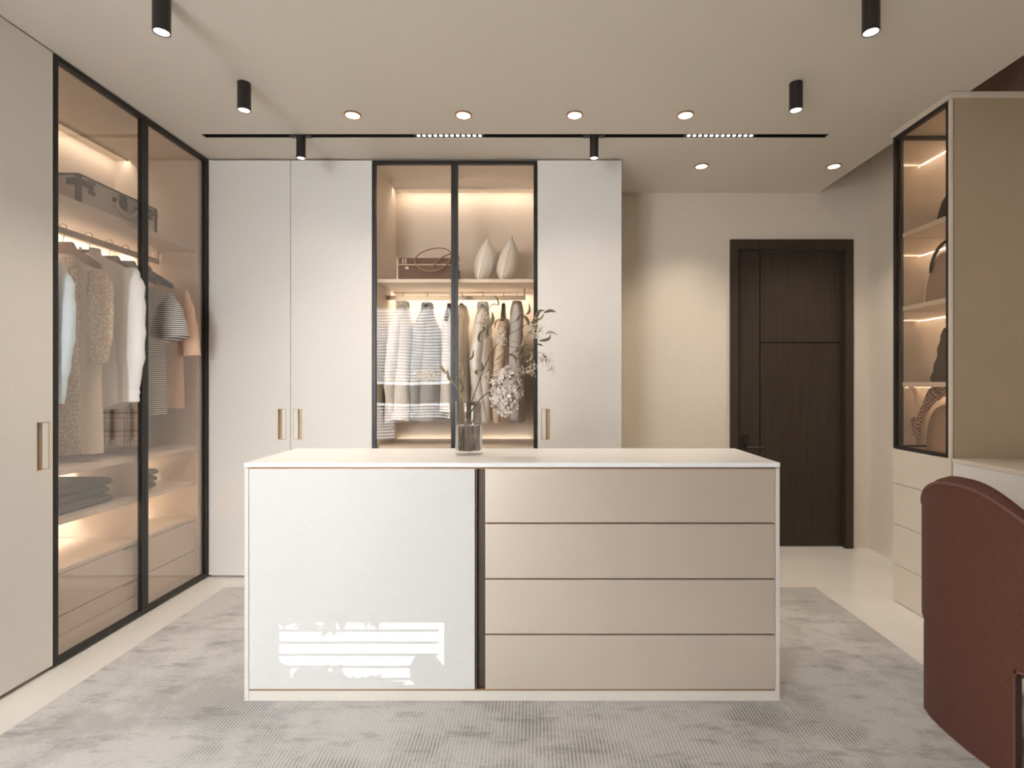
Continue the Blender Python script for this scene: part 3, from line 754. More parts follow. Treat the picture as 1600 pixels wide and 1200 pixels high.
def shirt(name, lb, p, axis, top, hem, mat, half=.20, tk_=.055, sleeve=None, collar=True, grp=None, cat='shirt', flare=1.0, ph=0.0, ripple=.012, hemw=0.0, cuff=None, scut=None, smat=None):
    t = thing(name, lb, cat, (p[0], p[1], top), grp)
    L = top-hem
    rows = [(top, .055, .030), (top-.02, .085, .036), (top-.05, half*.70, .042), (top-.085, half*.97, .046), (top-.14, half, tk_), (top-.30, half*.93, tk_*1.05), (top-L*.6, half*.92*(1+(flare-1)*.5), tk_*1.15), (hem, half*.95*flare, tk_*1.35)]
    b = body_mesh(p, axis, rows, ripple=ripple, ph=ph, hem=hemw).build('body', mat, t, smooth=True)
    if collar: collar_mesh(p, axis, top).build('collar', smat or mat, t, smooth=True)
    if sleeve:
        for sg in (-1, 1):
            pts, rad = sleeve
            sl = sleeve_mesh(p, axis, [(sg*(half-.03+a), c, top-.085+z_) for a, c, z_ in pts], rad).build('sleeve', smat or mat, t, smooth=True)
            if cuff:
                q = pts[-1]; sleeve_mesh(p, axis, [(sg*(half-.03+q[0]), q[1], top-.085+q[2]+.01), (sg*(half-.03+q[0]), q[1], top-.085+q[2]-.05)], [rad[-1]*1.12, rad[-1]*1.08]).build('cuff', mat, sl, smooth=True)
    return t
LONG = ([(0, 0, 0), (.035, .0, -.09), (.055, -.01, -.28), (.05, -.02, -.45), (.045, -.03, -.60)], [.052, .068, .062, .052, .040])
SHORT = ([(0, 0, 0), (.05, -.01, -.10), (.085, -.02, -.25)], [.055, .075, .080])
RAILX = -2.28
HG = 'hangers on the left rail'; CG = 'clothes on the left rail'
# left wardrobe: from near to far
LW = [2.318, 2.575, 2.725, 2.855, 2.97, 3.09]
hl = ['wooden hanger nearest the left wall on the left rail', 'brown wooden hanger holding the lace cardigan dress', 'hanger inside the white shirt collar on the left rail', 'dark hanger over the plaid skirt', 'dark hanger holding the striped dress', 'dark hanger holding the peach shirt at the far end of the left rail']
hm = ['hanger_wood', 'hanger_wood', 'hanger_wood', 'hanger_dark', 'hanger_dark', 'hanger_dark']
for y, lb, mm_ in zip(LW, hl, hm): hanger((RAILX, y), 'x', 1.957, mm_, lb, 1.87, grp=HG)
shirt('dress', 'pale blue dress at the near end of the left rail', (RAILX, LW[0]), 'x', 1.80, .875, 'cotton_pale_blue', .20, .035, LONG, False, CG, 'dress', 1.0, .4)
dr_ = shirt('cardigan_dress', 'cream knit dress with lace front on the left rail', (RAILX, LW[1]), 'x', 1.825, .865, 'knit_cream', .19, .05, ([(0, 0, 0), (.03, -.01, -.09), (.04, -.02, -.28), (.035, -.03, -.44)], [.05, .06, .056, .045]), False, CG, 'dress', 1.02, 1.2, smat='lace')
w_, n_ = frame('x')
rows = [[Vector((RAILX+.02+du+.02*k/10, LW[1]-.055-.022*(k/12)-.006*math.sin(k*1.3), 1.80-.93*k/12)) for du in (0, .035, .07, .105)] for k in range(13)]
MB().grid(rows).build('lace_panel', 'lace', dr_, smooth=True, solid=.006)
shirt('shirt', 'white long sleeved shirt on the left rail', (RAILX+.005, LW[2]), 'x', 1.865, 1.09, 'cotton_white', .215, .06, ([(0, 0, 0), (.025, -.01, -.09), (.04, -.025, -.28), (.048, -.03, -.45), (.04, -.03, -.62)], [.058, .075, .074, .066, .045]), True, CG, 'shirt', 1.0, 2.0, hemw=.05, cuff=True)
sk = thing('plaid_skirt', 'tan plaid skirt hanging behind the white shirt', 'skirt', (RAILX, LW[3], 1.76), CG)
body_mesh((RAILX, LW[3]), 'x', [(1.76, .10, .03), (1.5, .15, .045), (1.2, .175, .05), (.875, .205, .055)], ripple=.016, kf=6).build('body', 'plaid_wool', sk, smooth=True)
bx('waistband', 'wool_grey', sk, RAILX-.11, RAILX+.11, LW[3]-.034, LW[3]+.034, 1.72, 1.765, .004)
shirt('striped_dress', 'black and white striped short sleeved dress on the left rail', (RAILX+.01, LW[4]+.01), 'x', 1.785, 1.03, 'stripe_jersey', .215, .055, SHORT, False, CG, 'dress', 1.0, .9)
shirt('shirt', 'peach half sleeved shirt at the far end of the left rail', (RAILX+.02, LW[5]+.03), 'x', 1.83, 1.06, 'cotton_peach', .215, .045, ([(0, 0, 0), (.03, 0, -.12), (.05, 0, -.28), (.06, 0, -.38)], [.045, .055, .06, .06]), False, CG, 'shirt', 1.0, .3)
# back wardrobe: garments seen edge on
RY = 3.55; HG2 = 'hangers on the back rail'; CG2 = 'clothes on the back rail'
BW = [(630, 'white'), (668, 'blue'), (703, 'white2'), (722, 'cream'), (755, 'white3'), (787, 'beige'), (808, 'grey')]
bxs = {k: (px-833)*RY/FPX for px, k in BW}
for (px, k), lb in zip(BW, ['hanger of the leftmost white shirt in the back wardrobe', 'hanger of the blue grey shirt in the back wardrobe', 'hanger behind the middle post of the back glass doors', 'hanger of the cream coat beside the middle post', 'hanger of the white shirt behind the vase', 'hanger of the beige top behind the branch', 'hanger of the taupe coat at the right end of the back rail']):
    hanger((bxs[k], RY), 'y', 1.790, 'hanger_dark', lb, 1.715, half=.17, grp=HG2)
LB = ([(0, 0, 0), (.02, .012, -.09), (.03, .03, -.28), (.02, .045, -.45), (.0, .04, -.60)], [.05, .058, .055, .05, .04])
shirt('shirt', 'white shirt at the left end of the back rail behind reflected blinds', (bxs['white'], RY), 'y', 1.72, .955, 'cotton_white', .19, .075, LB, True, CG2, 'shirt', 1.0, .2, hemw=.04)
shirt('shirt', 'blue grey shirt behind reflected blinds in the back wardrobe', (bxs['blue'], RY), 'y', 1.71, .965, 'wool_blue_grey', .19, .080, LB, True, CG2, 'shirt', 1.0, 1.1)
shirt('shirt', 'white shirt behind the middle post of the back glass doors', (bxs['white2'], RY+.02), 'y', 1.70, 1.02, 'cotton_white', .18, .040, None, False, CG2, 'shirt', 1.0, 1.9)
shirt('coat', 'cream coat just right of the middle post in the back wardrobe', (bxs['cream'], RY), 'y', 1.72, .98, 'knit_cream', .19, .034, ([(0, 0, 0), (.02, .0, -.09), (.03, .01, -.28), (.02, .015, -.40)], [.04, .046, .046, .042]), False, CG2, 'coat', 1.0, 2.2)
shirt('shirt', 'white shirt with collar hanging above the glass vase', (bxs['white3'], RY), 'y', 1.715, .955, 'cotton_white', .19, .055, ([(0, 0, 0), (.02, .012, -.09), (.03, .035, -.28), (.02, .03, -.42), (.0, -.02, -.66)], [.045, .055, .055, .05, .04]), True, CG2, 'shirt', 1.0, .6)
shirt('top', 'beige top hanging behind the eucalyptus branch', (bxs['beige'], RY+.06), 'y', 1.64, .985, 'cotton_beige', .18, .050, LB, False, CG2, 'shirt', 1.0, .6)
shirt('coat', 'taupe coat with rounded shoulder at the right end of the back rail', (bxs['grey'], RY-.03), 'y', 1.745, .955, 'felt_taupe', .19, .040, ([(0, 0, .03), (.015, .0, -.06), (.02, .01, -.3), (.015, .01, -.55), (.0, .01, -.68)], [.05, .064, .062, .062, .058]), False, CG2, 'coat', 1.0, .6, ripple=.004)

# ------------------------------------------------------------------ folded clothes
def folded(lb, x0, x1, y0, y1, z, n=3, h=.042):
    t = thing('folded_clothes', lb, 'clothes', ((x0+x1)/2, (y0+y1)/2, z), 'folded charcoal clothes')
    rnd = random.Random(int(y0*100))
    for k in range(n):
        e = [rnd.uniform(-.012, .012) for _ in range(4)]; za = z+.0005+k*h; zb2 = za+h-.001
        rows = []
        for i in range(17):
            f = i/16; xx = x0+e[0]+(x1+e[1]-x0-e[0])*f; r = h/2
            sq = min(1, f/.06, (1-f)/.06); hh = (h/2-.0005)*(.55+.45*math.sqrt(max(0, sq)))
            ring = []
            zc = (za+zb2)/2; ya_, yb_ = y0+e[2]+r, y1+e[3]-r
            for a in range(-4, 5): q = a*PI/8; ring.append((xx, yb_+hh*math.cos(q), zc+hh*math.sin(q)-(hh-(h/2-.0005))*0))
            for a in range(-4, 5): q = a*PI/8; ring.append((xx, ya_-hh*math.cos(q), zc-hh*math.sin(q)))
            rows.append(ring)
        MB().rings(rows).build('fold', 'folded_charcoal', t, smooth=True)
    return t
folded('three folded charcoal sweaters stacked on the left bay shelf', -2.48, -2.12, 2.33, 2.68, .61)
folded('folded charcoal sweaters stacked on the right bay shelf', -2.48, -2.15, 2.86, 3.04, .61, 3, .036)

# ------------------------------------------------------------------ trunk on the top shelf
t = thing('suitcase', 'flat canvas trunk with dark leather trim lying on the top shelf', 'suitcase', (-2.26, 2.65, 2.03))
SX0, SX1, SY0, SY1, SZ0, SZ1 = -2.46, -2.09, 2.442, 2.945, 2.0305, 2.166
bx('body', 'case_canvas', t, SX0, SX1, SY0, SY1, SZ0, SZ1, .004)
m = MB(); e = .004; w2 = .014
for (xa_, xb_) in ((SX0-e, SX0+w2), (SX1-w2, SX1+e)):
    m.box(xa_, xb_, SY0-e, SY1+e, SZ1-.004, SZ1+e)
    for ya_, yb_ in ((SY0-e, SY0+w2), (SY1-w2, SY1+e)): m.box(xa_, xb_, ya_, yb_, SZ0, SZ1-.004)
for ya_, yb_ in ((SY0-e, SY0+w2), (SY1-w2, SY1+e)): m.box(SX0+w2, SX1-w2, ya_, yb_, SZ1-.004, SZ1+e)
m.build('leather_trim', 'case_leather', t)
def ibar(yc, zc, hw_=.018, hh=.03, th=.006, name='clasp'):
    o_ = [(yc-hw_, zc+hh), (yc+hw_, zc+hh), (yc+hw_, zc+hh*.55), (yc+hw_*.45, zc+hh*.4), (yc+hw_*.45, zc-hh*.4), (yc+hw_, zc-hh*.55), (yc+hw_, zc-hh), (yc-hw_, zc-hh), (yc-hw_, zc-hh*.55), (yc-hw_*.45, zc-hh*.4), (yc-hw_*.45, zc+hh*.4), (yc-hw_, zc+hh*.55)]
    return MB().poly(o_, 'yz', SX1+.0005, SX1+th).build(name, 'case_metal', t)
ibar(2.512, 2.125); ibar(2.895, 2.125)
lk = MB().poly([(2.68, 2.155), (2.728, 2.155), (2.722, 2.135), (2.728, 2.13), (2.728, 2.085), (2.68, 2.085), (2.68, 2.13), (2.686, 2.135)], 'yz', SX1+.0005, SX1+.008).build('lock_plate', 'case_metal', t)
for yc in (2.475+.003, 2.93-.003):
    MB().poly([(yc-.02, 2.148), (yc+.02, 2.148), (yc+.02, 2.118), (yc-.02, 2.118)], 'yz', SX1+.0045, SX1+.008).build('corner_plate', 'case_metal', t)
bx('corner_plate', 'case_metal', t, SX1-.05, SX1-.002, SY0-.0075, SY0-.0045, 2.118, 2.148)
hd = MB().tube([(SX1+.008, 2.655+.14*k/14*1.0, 2.115-.055*math.sin(PI*k/14)**.6) for k in range(15)], [.007]*2+[.009]*11+[.007]*2, 8, flat=.6).build('handle', 'bag_trim', t, smooth=True)
for yc in (2.650, 2.80): bx('handle_mount', 'case_metal', t, SX1+.0005, SX1+.010, yc-.012, yc+.008, 2.107, 2.127)

# ------------------------------------------------------------------ bag and cushions on the back wardrobe shelf
SH = 1.8605
t = thing('travel_bag', 'dark brown bag with pale piping on the back wardrobe shelf', 'bag', (-.70, 3.45, SH))
b0 = [pix(620, 436, 3.38).x, pix(714, 436, 3.38).x]
yb0, yb1 = 3.375, 3.56; zt_ = SH+.142; zm = SH+.095
bx('body', 'bag_brown', t, b0[0]+.004, b0[1]-.004, yb0+.002, yb1, SH, zm, .004)
bx('lid', 'bag_brown', t, b0[0]+.012, b0[1]-.012, yb0+.004, yb1, zm+.0065, zt_, .005)
bx('piping', 'bag_trim', t, b0[0]+.004, b0[1]-.004, yb0, yb1, zm+.0005, zm+.006)
for a_, c_ in ((b0[0], b0[0]+.010), (b0[1]-.010, b0[1])): bx('piping', 'bag_trim', t, a_, c_, yb0-.002, yb0+.01, SH, zt_, .001)
for k in range(2): bx('strap_keeper', 'bag_trim', t, b0[0]+.037+.017*k, b0[0]+.044+.017*k, yb0-.002, yb0+.0035, zm+.010, zt_-.006)
bx('buckle', 'bag_trim', t, b0[0]+.056, b0[0]+.076, yb0-.003, yb0+.0015, zm-.026, zm-.010)
cx = pix(668, 0, 3.37).x
MB().tube([(cx+.035+.115*math.cos(a), yb0-.012+.10*(1 if math.sin(a) > .1 else 0)*max(0, math.sin(a)), SH+.140+.085*math.sin(a)+.012*math.cos(a)) for a in [2*PI*k/32 for k in range(33)]], .007, 8, flat=.45, up=(0, 1, 0)).build('carry_loop', 'strap_tan', t, smooth=True)
MB().tube([(cx+.04, yb0-.014, zm-.005), (cx+.09, yb0-.012, zm+.045), (cx+.14, yb0+.0, zt_+.025), (cx+.17, yb0+.04, zt_+.045), (cx+.19, yb0+.08, zt_+.02), (cx+.185, yb0+.09, zt_)], .009, 8, flat=.4, up=(0, 1, 0)).build('shoulder_strap', 'strap_tan', t, smooth=True)
def cushion(lb, xc, yc, z, size, thick, tilt_):
    t = thing('cushion', lb, 'cushion', (xc, yc, z), 'cushions on the back wardrobe shelf')
    n = 20; V = {}; m = MB()
    def pt(i, j, s):
        u = -1+2*i/n; v_ = -1+2*j/n
        edge = max(0.0, (1-abs(u)**2.6)*(1-abs(v_)**2.2)); th = thick/2*edge**.62
        pin = 1-.07*(1-abs(u)**2)*abs(v_)-.0; pin2 = 1-.07*(1-abs(v_)**2)*abs(u)
        y_ = u*size/2*pin2; h_ = v_*size/2*pin
        th += .006*math.sin(7*u+3*v_)*edge
        return Vector((s*th, y_, h_))
    ca, sa = math.cos(tilt_), math.sin(tilt_)
    for s in (-1, 1):
        rows = []
        for j in range(n+1):
            r = []
            for i in range(n+1):
                p_ = pt(i, j, s); hz_ = p_.z+size/2
                r.append((xc+p_.x*ca+hz_*sa, yc+p_.y, z+hz_*ca-p_.x*sa))
            rows.append(r)
        m.grid(rows)
    zmin = min(v_[2] for v_ in m.v)
    m.v = [(a, b, c-zmin+z) for a, b, c in m.v]
    o = m.build('cover', 'cushion_linen', t, smooth=True)
    bm = bmesh.new(); bm.from_mesh(o.data); bmesh.ops.remove_doubles(bm, verts=bm.verts, dist=.0005); bmesh.ops.recalc_face_normals(bm, faces=bm.faces); bm.to_mesh(o.data); bm.free()
    for p_ in o.data.polygons: p_.use_smooth = True
    pts = []
    for i in range(4*n+1):
        k = i % (4*n)
        ij = (k, 0) if k < n else ((n, k-n) if k < 2*n else ((3*n-k, n) if k < 3*n else (0, 4*n-k)))
        p_ = pt(ij[0], ij[1], 1); hz_ = p_.z+size/2
        pts.append((xc+hz_*sa, yc+p_.y, z+hz_*ca-zmin+z))
    MB().tube(pts, .003, 6).build('seam', 'cushion_linen', t, smooth=True)
cushion('plump ivory cushion standing beside the middle post, left of two', pix(749, 0, 3.5).x, 3.54, SH, .288, .13, .24)
cushion('plump ivory cushion standing on the shelf, right of two', pix(785, 0, 3.5).x, 3.54, SH, .288, .13, .24)

# ------------------------------------------------------------------ vase with branches
VX, VY = pix(732.7, 0, 2.245).x, 2.245
vz = TOPZ+.0004; VR = .0575
t = thing('glass_vase', 'clear cylindrical glass vase half full of water on the island', 'vase', (VX, VY, vz))
VH = .222
MB().lathe([(VR-.003, 0), (VR, .003), (VR, VH-.001), (VR-.0015, VH), (VR-.004, VH-.001), (VR-.004, .022), (VR-.007, .018)], (VX, VY, vz), 64).build('vessel', 'clear_glass', t, smooth=True)
MB().lathe([(VR-.0068, .0176), (VR-.0037, .0216), (VR-.0037, .122)], (VX, VY, vz), 64).build('water', 'water', t, smooth=True)
def F(px, py, dy=0.0): return pix(px, py, 2.245) + Vector((0, dy, 0))
def smooth_path(pts, n=6):
    P_ = [Vector(p) for p in pts]; out = []
    for i in range(len(P_)-1):
        p0, p1, p2, p3 = P_[max(i-1, 0)], P_[i], P_[i+1], P_[min(i+2, len(P_)-1)]
        for k in range(n):
            s = k/n; out.append(.5*((2*p1)+(p2-p0)*s+(2*p0-5*p1+4*p2-p3)*s*s+(3*p1-p0-3*p2+p3)*s**3))
    out.append(P_[-1]); return out
def leaf(parent, pts, wid, mat='leaf_olive', tw=.3):
    path = smooth_path(pts, 4); n = len(path)-1; rows = []
    for i, p_ in enumerate(path):
        f = i/n; tdir = (path[min(i+1, n)]-path[max(i-1, 0)]).normalized()
        side = tdir.cross(Vector((math.sin(tw), -math.cos(tw), .25))).normalized(); nn = tdir.cross(side)
        w2_ = wid*1.08*math.sin(PI*min(1, f*.97+.03))**1.15*(1-.35*f)+.0003
        rows.append([p_-side*w2_+nn*w2_*.35, p_, p_+side*w2_+nn*w2_*.35])
    return MB().grid(rows).build('leaf', mat, parent, smooth=True, solid=.0007)
def blossom_cluster(parent, centres, spread, n, size, mat, name='blossom', seed=1):
    rnd = random.Random(seed); m = MB(); tw = MB()
    for c in centres:
        c = Vector(c)
        for i in range(n):
            p_ = c+Vector((rnd.gauss(0, spread), rnd.gauss(0, spread), rnd.gauss(0, spread)))
            tw.tube([c-Vector((0, 0, spread*.5)), (c+p_)/2, p_], .0004, 3)
            for k in range(4):
                q = k*PI/2+rnd.uniform(0, 1); d1 = Vector((math.cos(q), rnd.uniform(-.6, .6), math.sin(q)))*size; d2 = Vector((-math.sin(q), rnd.uniform(-.4, .4), math.cos(q)))*size*.45
                n0 = len(m.v); m.v += [tuple(p_), tuple(p_+d1*.5+d2), tuple(p_+d1), tuple(p_+d1*.5-d2)]; m.f.append((n0, n0+1, n0+2, n0+3))
    o = m.build(name, mat, parent); o['kind'] = 'stuff'
    tw.build('blossom_stalks', 'twig_pale', parent)['kind'] = 'stuff'
bs = Vector((VX, VY, vz+.024))
# eucalyptus branch
t = thing('eucalyptus_branch', 'tall brown branch with sickle shaped olive leaves in the vase', 'branch', tuple(bs))
main = smooth_path([bs+Vector((-.02, .01, 0)), F(728, 662), F(738, 624, .01), F(752, 585, .02), F(768, 548, .03), F(788, 527, .03), F(810, 513, .03), F(832, 501, .02), F(842, 492, .0)])
MB().tube(main, [.0024-.0014*i/len(main) for i in range(len(main))], 6).build('stem', 'twig_brown', t, smooth=True)
subs = [([F(750, 588, .02), F(775, 570, .01), F(800, 552, -.01), F(820, 540, -.02)], 0), ([F(780, 540, .03), F(800, 541, .05), F(830, 546, .05), F(852, 552, .05)], 0),
        ([F(776, 528, .02), F(800, 506, -.02), F(818, 492, -.03)], 1), ([F(757, 575, .02), F(758, 545, .04), F(764, 505, .05), F(768, 490, .05)], 1), ([F(748, 594, .02), F(765, 585, .0), F(784, 575, 0)], 0)]
for pts, k in subs: MB().tube(smooth_path(pts), .0010, 5).build('twig', 'twig_brown' if not k else 'leaf_olive', t, smooth=True)
LV = [  # (pixel polyline, half width, material)
 ([(771, 461), (777, 467), (779, 476), (776, 477)], .0026, 0), ([(779, 478), (770, 477), (764, 485)], .0024, 1),
 ([(766, 512), (770, 500), (769, 487)], .0065, 0), ([(747, 507), (756, 512), (762, 522)], .0050, 0), ([(760, 516), (752, 522), (750, 532), (755, 538)], .0055, 0),
 ([(763, 505), (760, 520), (759, 530)], .004, 0), ([(773, 512), (775, 502), (786, 497)], .004, 1), ([(788, 512), (791, 505), (793, 500)], .0045, 0),
 ([(807, 503), (812, 494), (817, 486)], .0040, 0), ([(822, 492), (827, 486), (827, 475)], .0050, 0), ([(818, 490), (824, 498), (826, 508)], .0060, 0),
 ([(830, 508), (836, 498), (843, 486), (852, 485)], .0068, 0), ([(838, 500), (846, 495), (850, 489)], .0045, 1), ([(850, 487), (860, 483), (870, 486)], .0060, 0),
 ([(828, 512), (836, 503), (842, 496)], .008, 0), ([(842, 533), (850, 532), (858, 529), (860, 522)], .0055, 0), ([(852, 523), (860, 519), (871, 524)], .0038, 1),
 ([(838, 536), (845, 537), (849, 539)], .0035, 0), ([(806, 551), (812, 543), (826, 538)], .0070, 0), ([(813, 546), (818, 534), (818, 522)], .0048, 1),
 ([(791, 555), (800, 554), (806, 561), (806, 569)], .0055, 0), ([(806, 560), (814, 559), (820, 548)], .0055, 0), ([(773, 562), (780, 554), (786, 545)], .006, 1),
 ([(826, 566), (831, 558), (829, 550)], .0042, 1), ([(821, 560), (826, 553), (832, 548)], .0035, 0), ([(735, 563), (740, 558), (741, 547)], .0035, 0),
 ([(752, 581), (755, 575), (754, 566)], .0050, 0), ([(762, 577), (768, 574), (767, 567)], .0060, 0), ([(747, 586), (745, 581), (748, 578)], .0055, 0),
 ([(853, 567), (853, 560), (848, 553)], .0040, 0), ([(783, 577), (787, 573), (788, 567)], .004, 0), ([(823, 530), (826, 519), (834, 512)], .004, 1),
 ([(833, 588), (829, 578), (830, 568)], .0045, 1), ([(798, 534), (806, 533), (812, 541)], .003, 1)]
rnd = random.Random(11)
for pts, wd, mi in LV:
    dy = rnd.uniform(-.05, .06)
    leaf(t, [F(a, b, dy+.012*i*rnd.uniform(-1, 1)) for i, (a, b) in enumerate(pts)], wd*1.25, ('leaf_olive', 'leaf_tan')[mi], rnd.uniform(-.5, .5))
blossom_cluster(t, [F(754, 490, .04), F(751, 502, .04), F(776, 528, .0), F(782, 520, .0), F(786, 530, 0), F(836, 508, .02), F(838, 522, .02), F(843, 515, .02), F(830, 518, .02), F(846, 560, .03), F(858, 563, .03), F(862, 575, .03), F(852, 556, .03), F(760, 590, 0), F(832, 573, .02), F(826, 582, .02), F(816, 580, .02)], .0115, 26, .0036, 'blossom_ivory', seed=5)
# pale sprig leaning left
t = thing('dried_sprig', 'pale dried sprig leaning left out of the vase', 'branch', tuple(bs+Vector((.012, 0, 0))))
main = smooth_path([bs+Vector((.03, .02, 0)), F(728, 655, .01), F(722, 620, .0), F(708, 597, -.01), F(697, 580, -.015), F(690, 570, -.02)])
MB().tube(main, [.0016-.0009*i/len(main) for i in range(len(main))], 6).build('stem', 'twig_pale', t, smooth=True)
MB().tube(smooth_path([F(699, 583, -.01), F(690, 585, -.02), F(678, 590, -.02), F(665, 590, -.02)]), .0009, 5).build('twig', 'twig_pale', t, smooth=True)
MB().tube(smooth_path([F(721, 620), F(718, 605, .02), F(722, 575, .03)]), .0008, 5).build('twig', 'twig_pale', t, smooth=True)
for pts, wd, mi in (([(697, 583), (690, 575), (687, 566)], .007, 1), ([(709, 598), (701, 590), (699, 577)], .0065, 0), ([(719, 616), (723, 605), (715, 587)], .0065, 0), ([(722, 592), (724, 580), (719, 568)], .005, 1), ([(719, 580), (718, 570), (727, 566)], .003, 1)):
    leaf(t, [F(a, b, rnd.uniform(-.02, .02)) for a, b in pts], wd, ('leaf_olive', 'leaf_tan')[mi], rnd.uniform(-.4, .4))
blossom_cluster(t, [F(656, 586, -.02), F(663, 582, -.02), F(668, 587, -.02), F(661, 592, -.02), F(673, 583, -.02), F(679, 590, -.02)], .009, 16, .0046, 'blossom_ivory', seed=9)
# hydrangea
t = thing('hydrangea_stem', 'dried cream hydrangea head on a green stem in the vase', 'flower', tuple(bs+Vector((-.01, -.01, 0))))
main = smooth_path([bs+Vector((-.03, -.015, 0)), F(729, 658, -.01), F(746, 630, -.02), F(758, 617, -.03), F(772, 610, -.035), F(784, 609, -.04)])
MB().tube(main, .0022, 8).build('stem', 'stem_green', t, smooth=True)
hc = F(792.5, 611, -.04)
rx, ry, rz_ = .064, .062, .098
core = MB(); core.rings([[hc+Vector((rx*.74*math.sin(a)*math.cos(b_), ry*.74*math.sin(a)*math.sin(b_), -rz_*.78*math.cos(a))) for b_ in [2*PI*j/16 for j in range(16)]] for a in [PI*(i+.05)/10.1 for i in range(11)]])
core.build('flower_core', 'petal_core', t, smooth=True)
rnd = random.Random(21); m = MB()
NF = 430
for i in range(NF):
    zf = 1-2*(i+.5)/NF; th = i*2.39996; rr = math.sqrt(1-zf*zf)
    nrm = Vector((rr*math.cos(th), rr*math.sin(th), zf))
    sc = rnd.uniform(.74, 1.07)
    lean = .16*nrm.z
    c = hc+Vector((nrm.x*rx*sc-(.010 if nrm.z < -.3 else 0), nrm.y*ry*sc, nrm.z*rz_*sc))
    nd = Vector((nrm.x/rx, nrm.y/ry, nrm.z/rz_)).normalized()+Vector((rnd.uniform(-.5, .5), rnd.uniform(-.5, .5), rnd.uniform(-.5, .5)))
    nd.normalize(); a = nd.orthogonal().normalized(); b_ = nd.cross(a); q0 = rnd.uniform(0, PI)
    for k in range(4):
        q = q0+k*PI/2; d1 = (a*math.cos(q)+b_*math.sin(q))*rnd.uniform(.008, .0135); d2 = (b_*math.cos(q)-a*math.sin(q))*rnd.uniform(.0045, .0065)
        lift = nd*rnd.uniform(-.003, .010)
        n0 = len(m.v); m.v += [tuple(c), tuple(c+d1*.55+d2+lift*.3), tuple(c+d1+lift), tuple(c+d1*.55-d2+lift*.3)]
        m.f += [(n0, n0+1, n0+2), (n0, n0+2, n0+3)]
m.build('petals', 'petal_cream', t)['kind'] = 'stuff'

# ------------------------------------------------------------------ things in the display cabinet
zs = [ZB+.0085, 1.2105, 1.6255, 2.0285]
t = thing('felt_hat', 'dark brown felt hat on the top shelf of the display cabinet', 'hat', (2.215, 2.735, zs[3]))
MB().lathe([(.175, 0), (.176, .004), (.125, .008), (.118, .06), (.100, .13), (.072, .175), (.035, .190), (.004, .192)], (2.235, 2.742, zs[3]), 40).build('crown', 'hat_felt', t, smooth=True)
MB().lathe([(.1265, .010), (.1245, .034), (.1205, .034), (.1225, .010)], (2.235, 2.742, zs[3]), 40, cap=False).build('hat_band', 'bag_dark', t)
def dome_bag(name, lb, xc, yc, z, wy, hz_, dx, mat, squ=2.2, trim=None, base=.0):
    t = thing(name, lb, 'bag', (xc, yc, z), 'bags in the display cabinet')
    n = 24; rows = []
    for i in range(n+1):
        f = -1+2*i/n; s = max(.0, 1-abs(f)**3)**.5*.92+.08; r = []
        for k in range(28):
            a = PI*k/27; r.append((xc+f*dx/2, yc+wy/2*(.86+.14*s)*math.copysign(abs(math.cos(a))**(2/squ), math.cos(a)), z+hz_*(.9+.1*s)*abs(math.sin(a))**(2/squ)))
        rows.append(r)
    MB().rings(rows).build('body', mat, t, smooth=True)
    if trim:
        for sx_ in (-1, 1):
            pts = [(xc+sx_*dx*.46, yc+wy/2*.955*math.copysign(abs(math.cos(a))**(2/squ), math.cos(a)), z+.003+hz_*.965*abs(math.sin(a))**(2/squ)) for a in [PI*k/30 for k in range(31)]]
            MB().tube(pts, .005, 6).build('piping', trim, t, smooth=True)
    return t
b1 = dome_bag('handbag', 'beige dome handbag with dark strap on the middle cabinet shelf', 2.20, 2.735, zs[2], .30, .26, .17, 'bag_beige', 2.0, 'bag_trim')
MB().tube(smooth_path([(2.12, 2.83, zs[2]+.165), (2.105, 2.80, zs[2]+.22), (2.11, 2.76, zs[2]+.285), (2.12, 2.70, zs[2]+.305), (2.12, 2.66, zs[2]+.24)]), .012, 8, flat=.5, up=(0, 1, 0)).build('strap', 'bag_dark', b1, smooth=True)
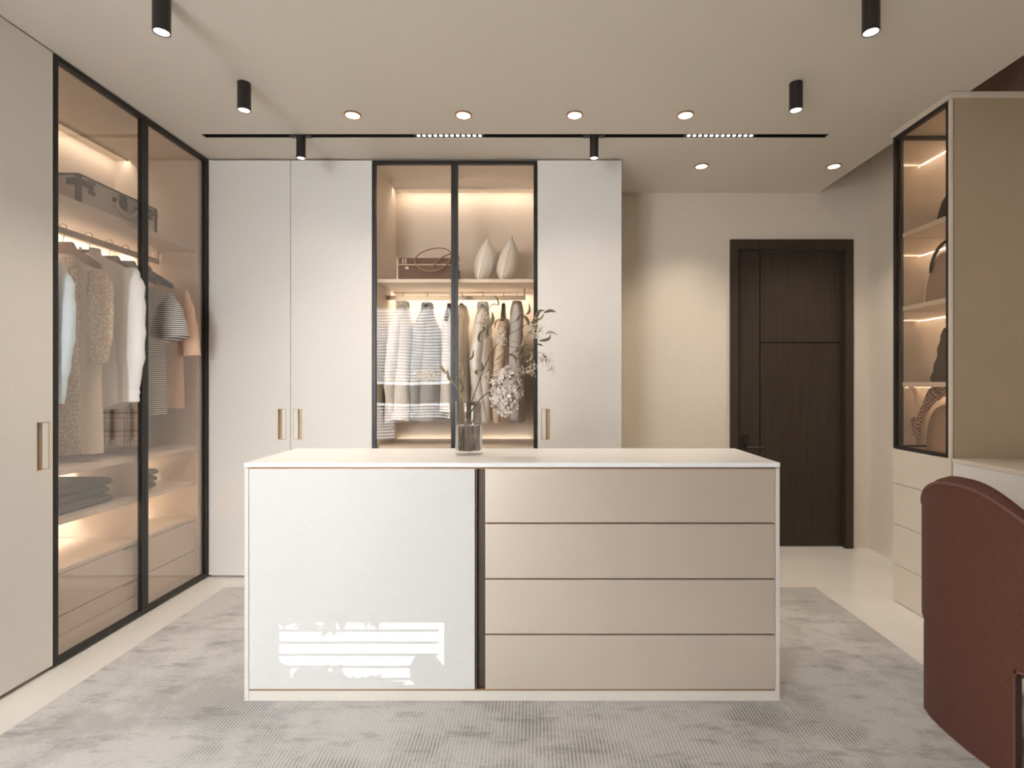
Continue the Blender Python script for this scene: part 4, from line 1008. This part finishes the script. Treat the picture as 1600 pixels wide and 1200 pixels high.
# soft dark bag
t = thing('handbag', 'dark soft handbag with gathered edge on the lower cabinet shelf', 'bag', (2.2, 2.75, zs[1]), 'bags in the display cabinet')
rows = []; rnd = random.Random(4)
for i in range(15):
    f = i/14; wy = (.150-.055*f)*(1+.03*math.sin(11*f)); dx = .085*(1-.55*f)
    ed = .012*math.sin(23*f)
    if i == 0: wy *= .9
    rows.append([(2.20+dx*math.cos(a)*abs(math.cos(a))**-.3 if abs(math.cos(a)) > .01 else 2.20, 2.735+wy*math.copysign(abs(math.sin(a))**.6, math.sin(a))+ed*.5*math.copysign(1, math.sin(a)), zs[1]+.0005+.285*f) for a in [2*PI*j/32+.02 for j in range(32)]])
MB().rings(rows).build('body', 'bag_dark', t, smooth=True)
MB().tube(smooth_path([(2.2, 2.80, zs[1]+.283), (2.2, 2.78, zs[1]+.34), (2.2, 2.70, zs[1]+.345), (2.2, 2.67, zs[1]+.283)]), .008, 8).build('handle', 'bag_dark', t, smooth=True)
b2 = dome_bag('handbag', 'pinkish beige handbag with printed scarf on the cabinet floor', 2.215, 2.73, zs[0], .32, .25, .18, 'bag_beige', 2.6, None)
MB().tube(smooth_path([(2.2, 2.82, zs[0]+.23), (2.2, 2.80, zs[0]+.31), (2.2, 2.72, zs[0]+.34), (2.2, 2.65, zs[0]+.23)]), .010, 8).build('handle', 'bag_beige', b2, smooth=True)
t = thing('silk_scarf', 'printed brown scarf knotted on the handbag in the glass cabinet', 'scarf', (2.10, 2.80, zs[0]+.08))
path = smooth_path([(2.13, 2.66, zs[0]+.335), (2.115, 2.72, zs[0]+.330), (2.10, 2.785, zs[0]+.285), (2.09, 2.835, zs[0]+.215), (2.085, 2.865, zs[0]+.165), (2.082, 2.885, zs[0]+.125), (2.082, 2.905, zs[0]+.075)], 5)
rows = []
for i, p_ in enumerate(path):
    f = i/(len(path)-1); wd = .038+.012*math.sin(7*f)+(.022 if f > .8 else 0); sd = Vector((.15, .62, .78)).normalized() if f > .3 else Vector((.3, .3, .9)).normalized()
    rows.append([p_+sd*wd*k/3+Vector((.008*math.cos(k*2.2+9*f), 0, 0)) for k in range(-3, 4)])
MB().grid(rows).build('drape', 'scarf_print', t, smooth=True, solid=.003)
MB().lathe([(.005, -.03), (.025, -.02), (.034, 0), (.025, .022), (.005, .03)], (2.10, 2.775, zs[0]+.285), 14).build('knot', 'scarf_print', t, smooth=True)
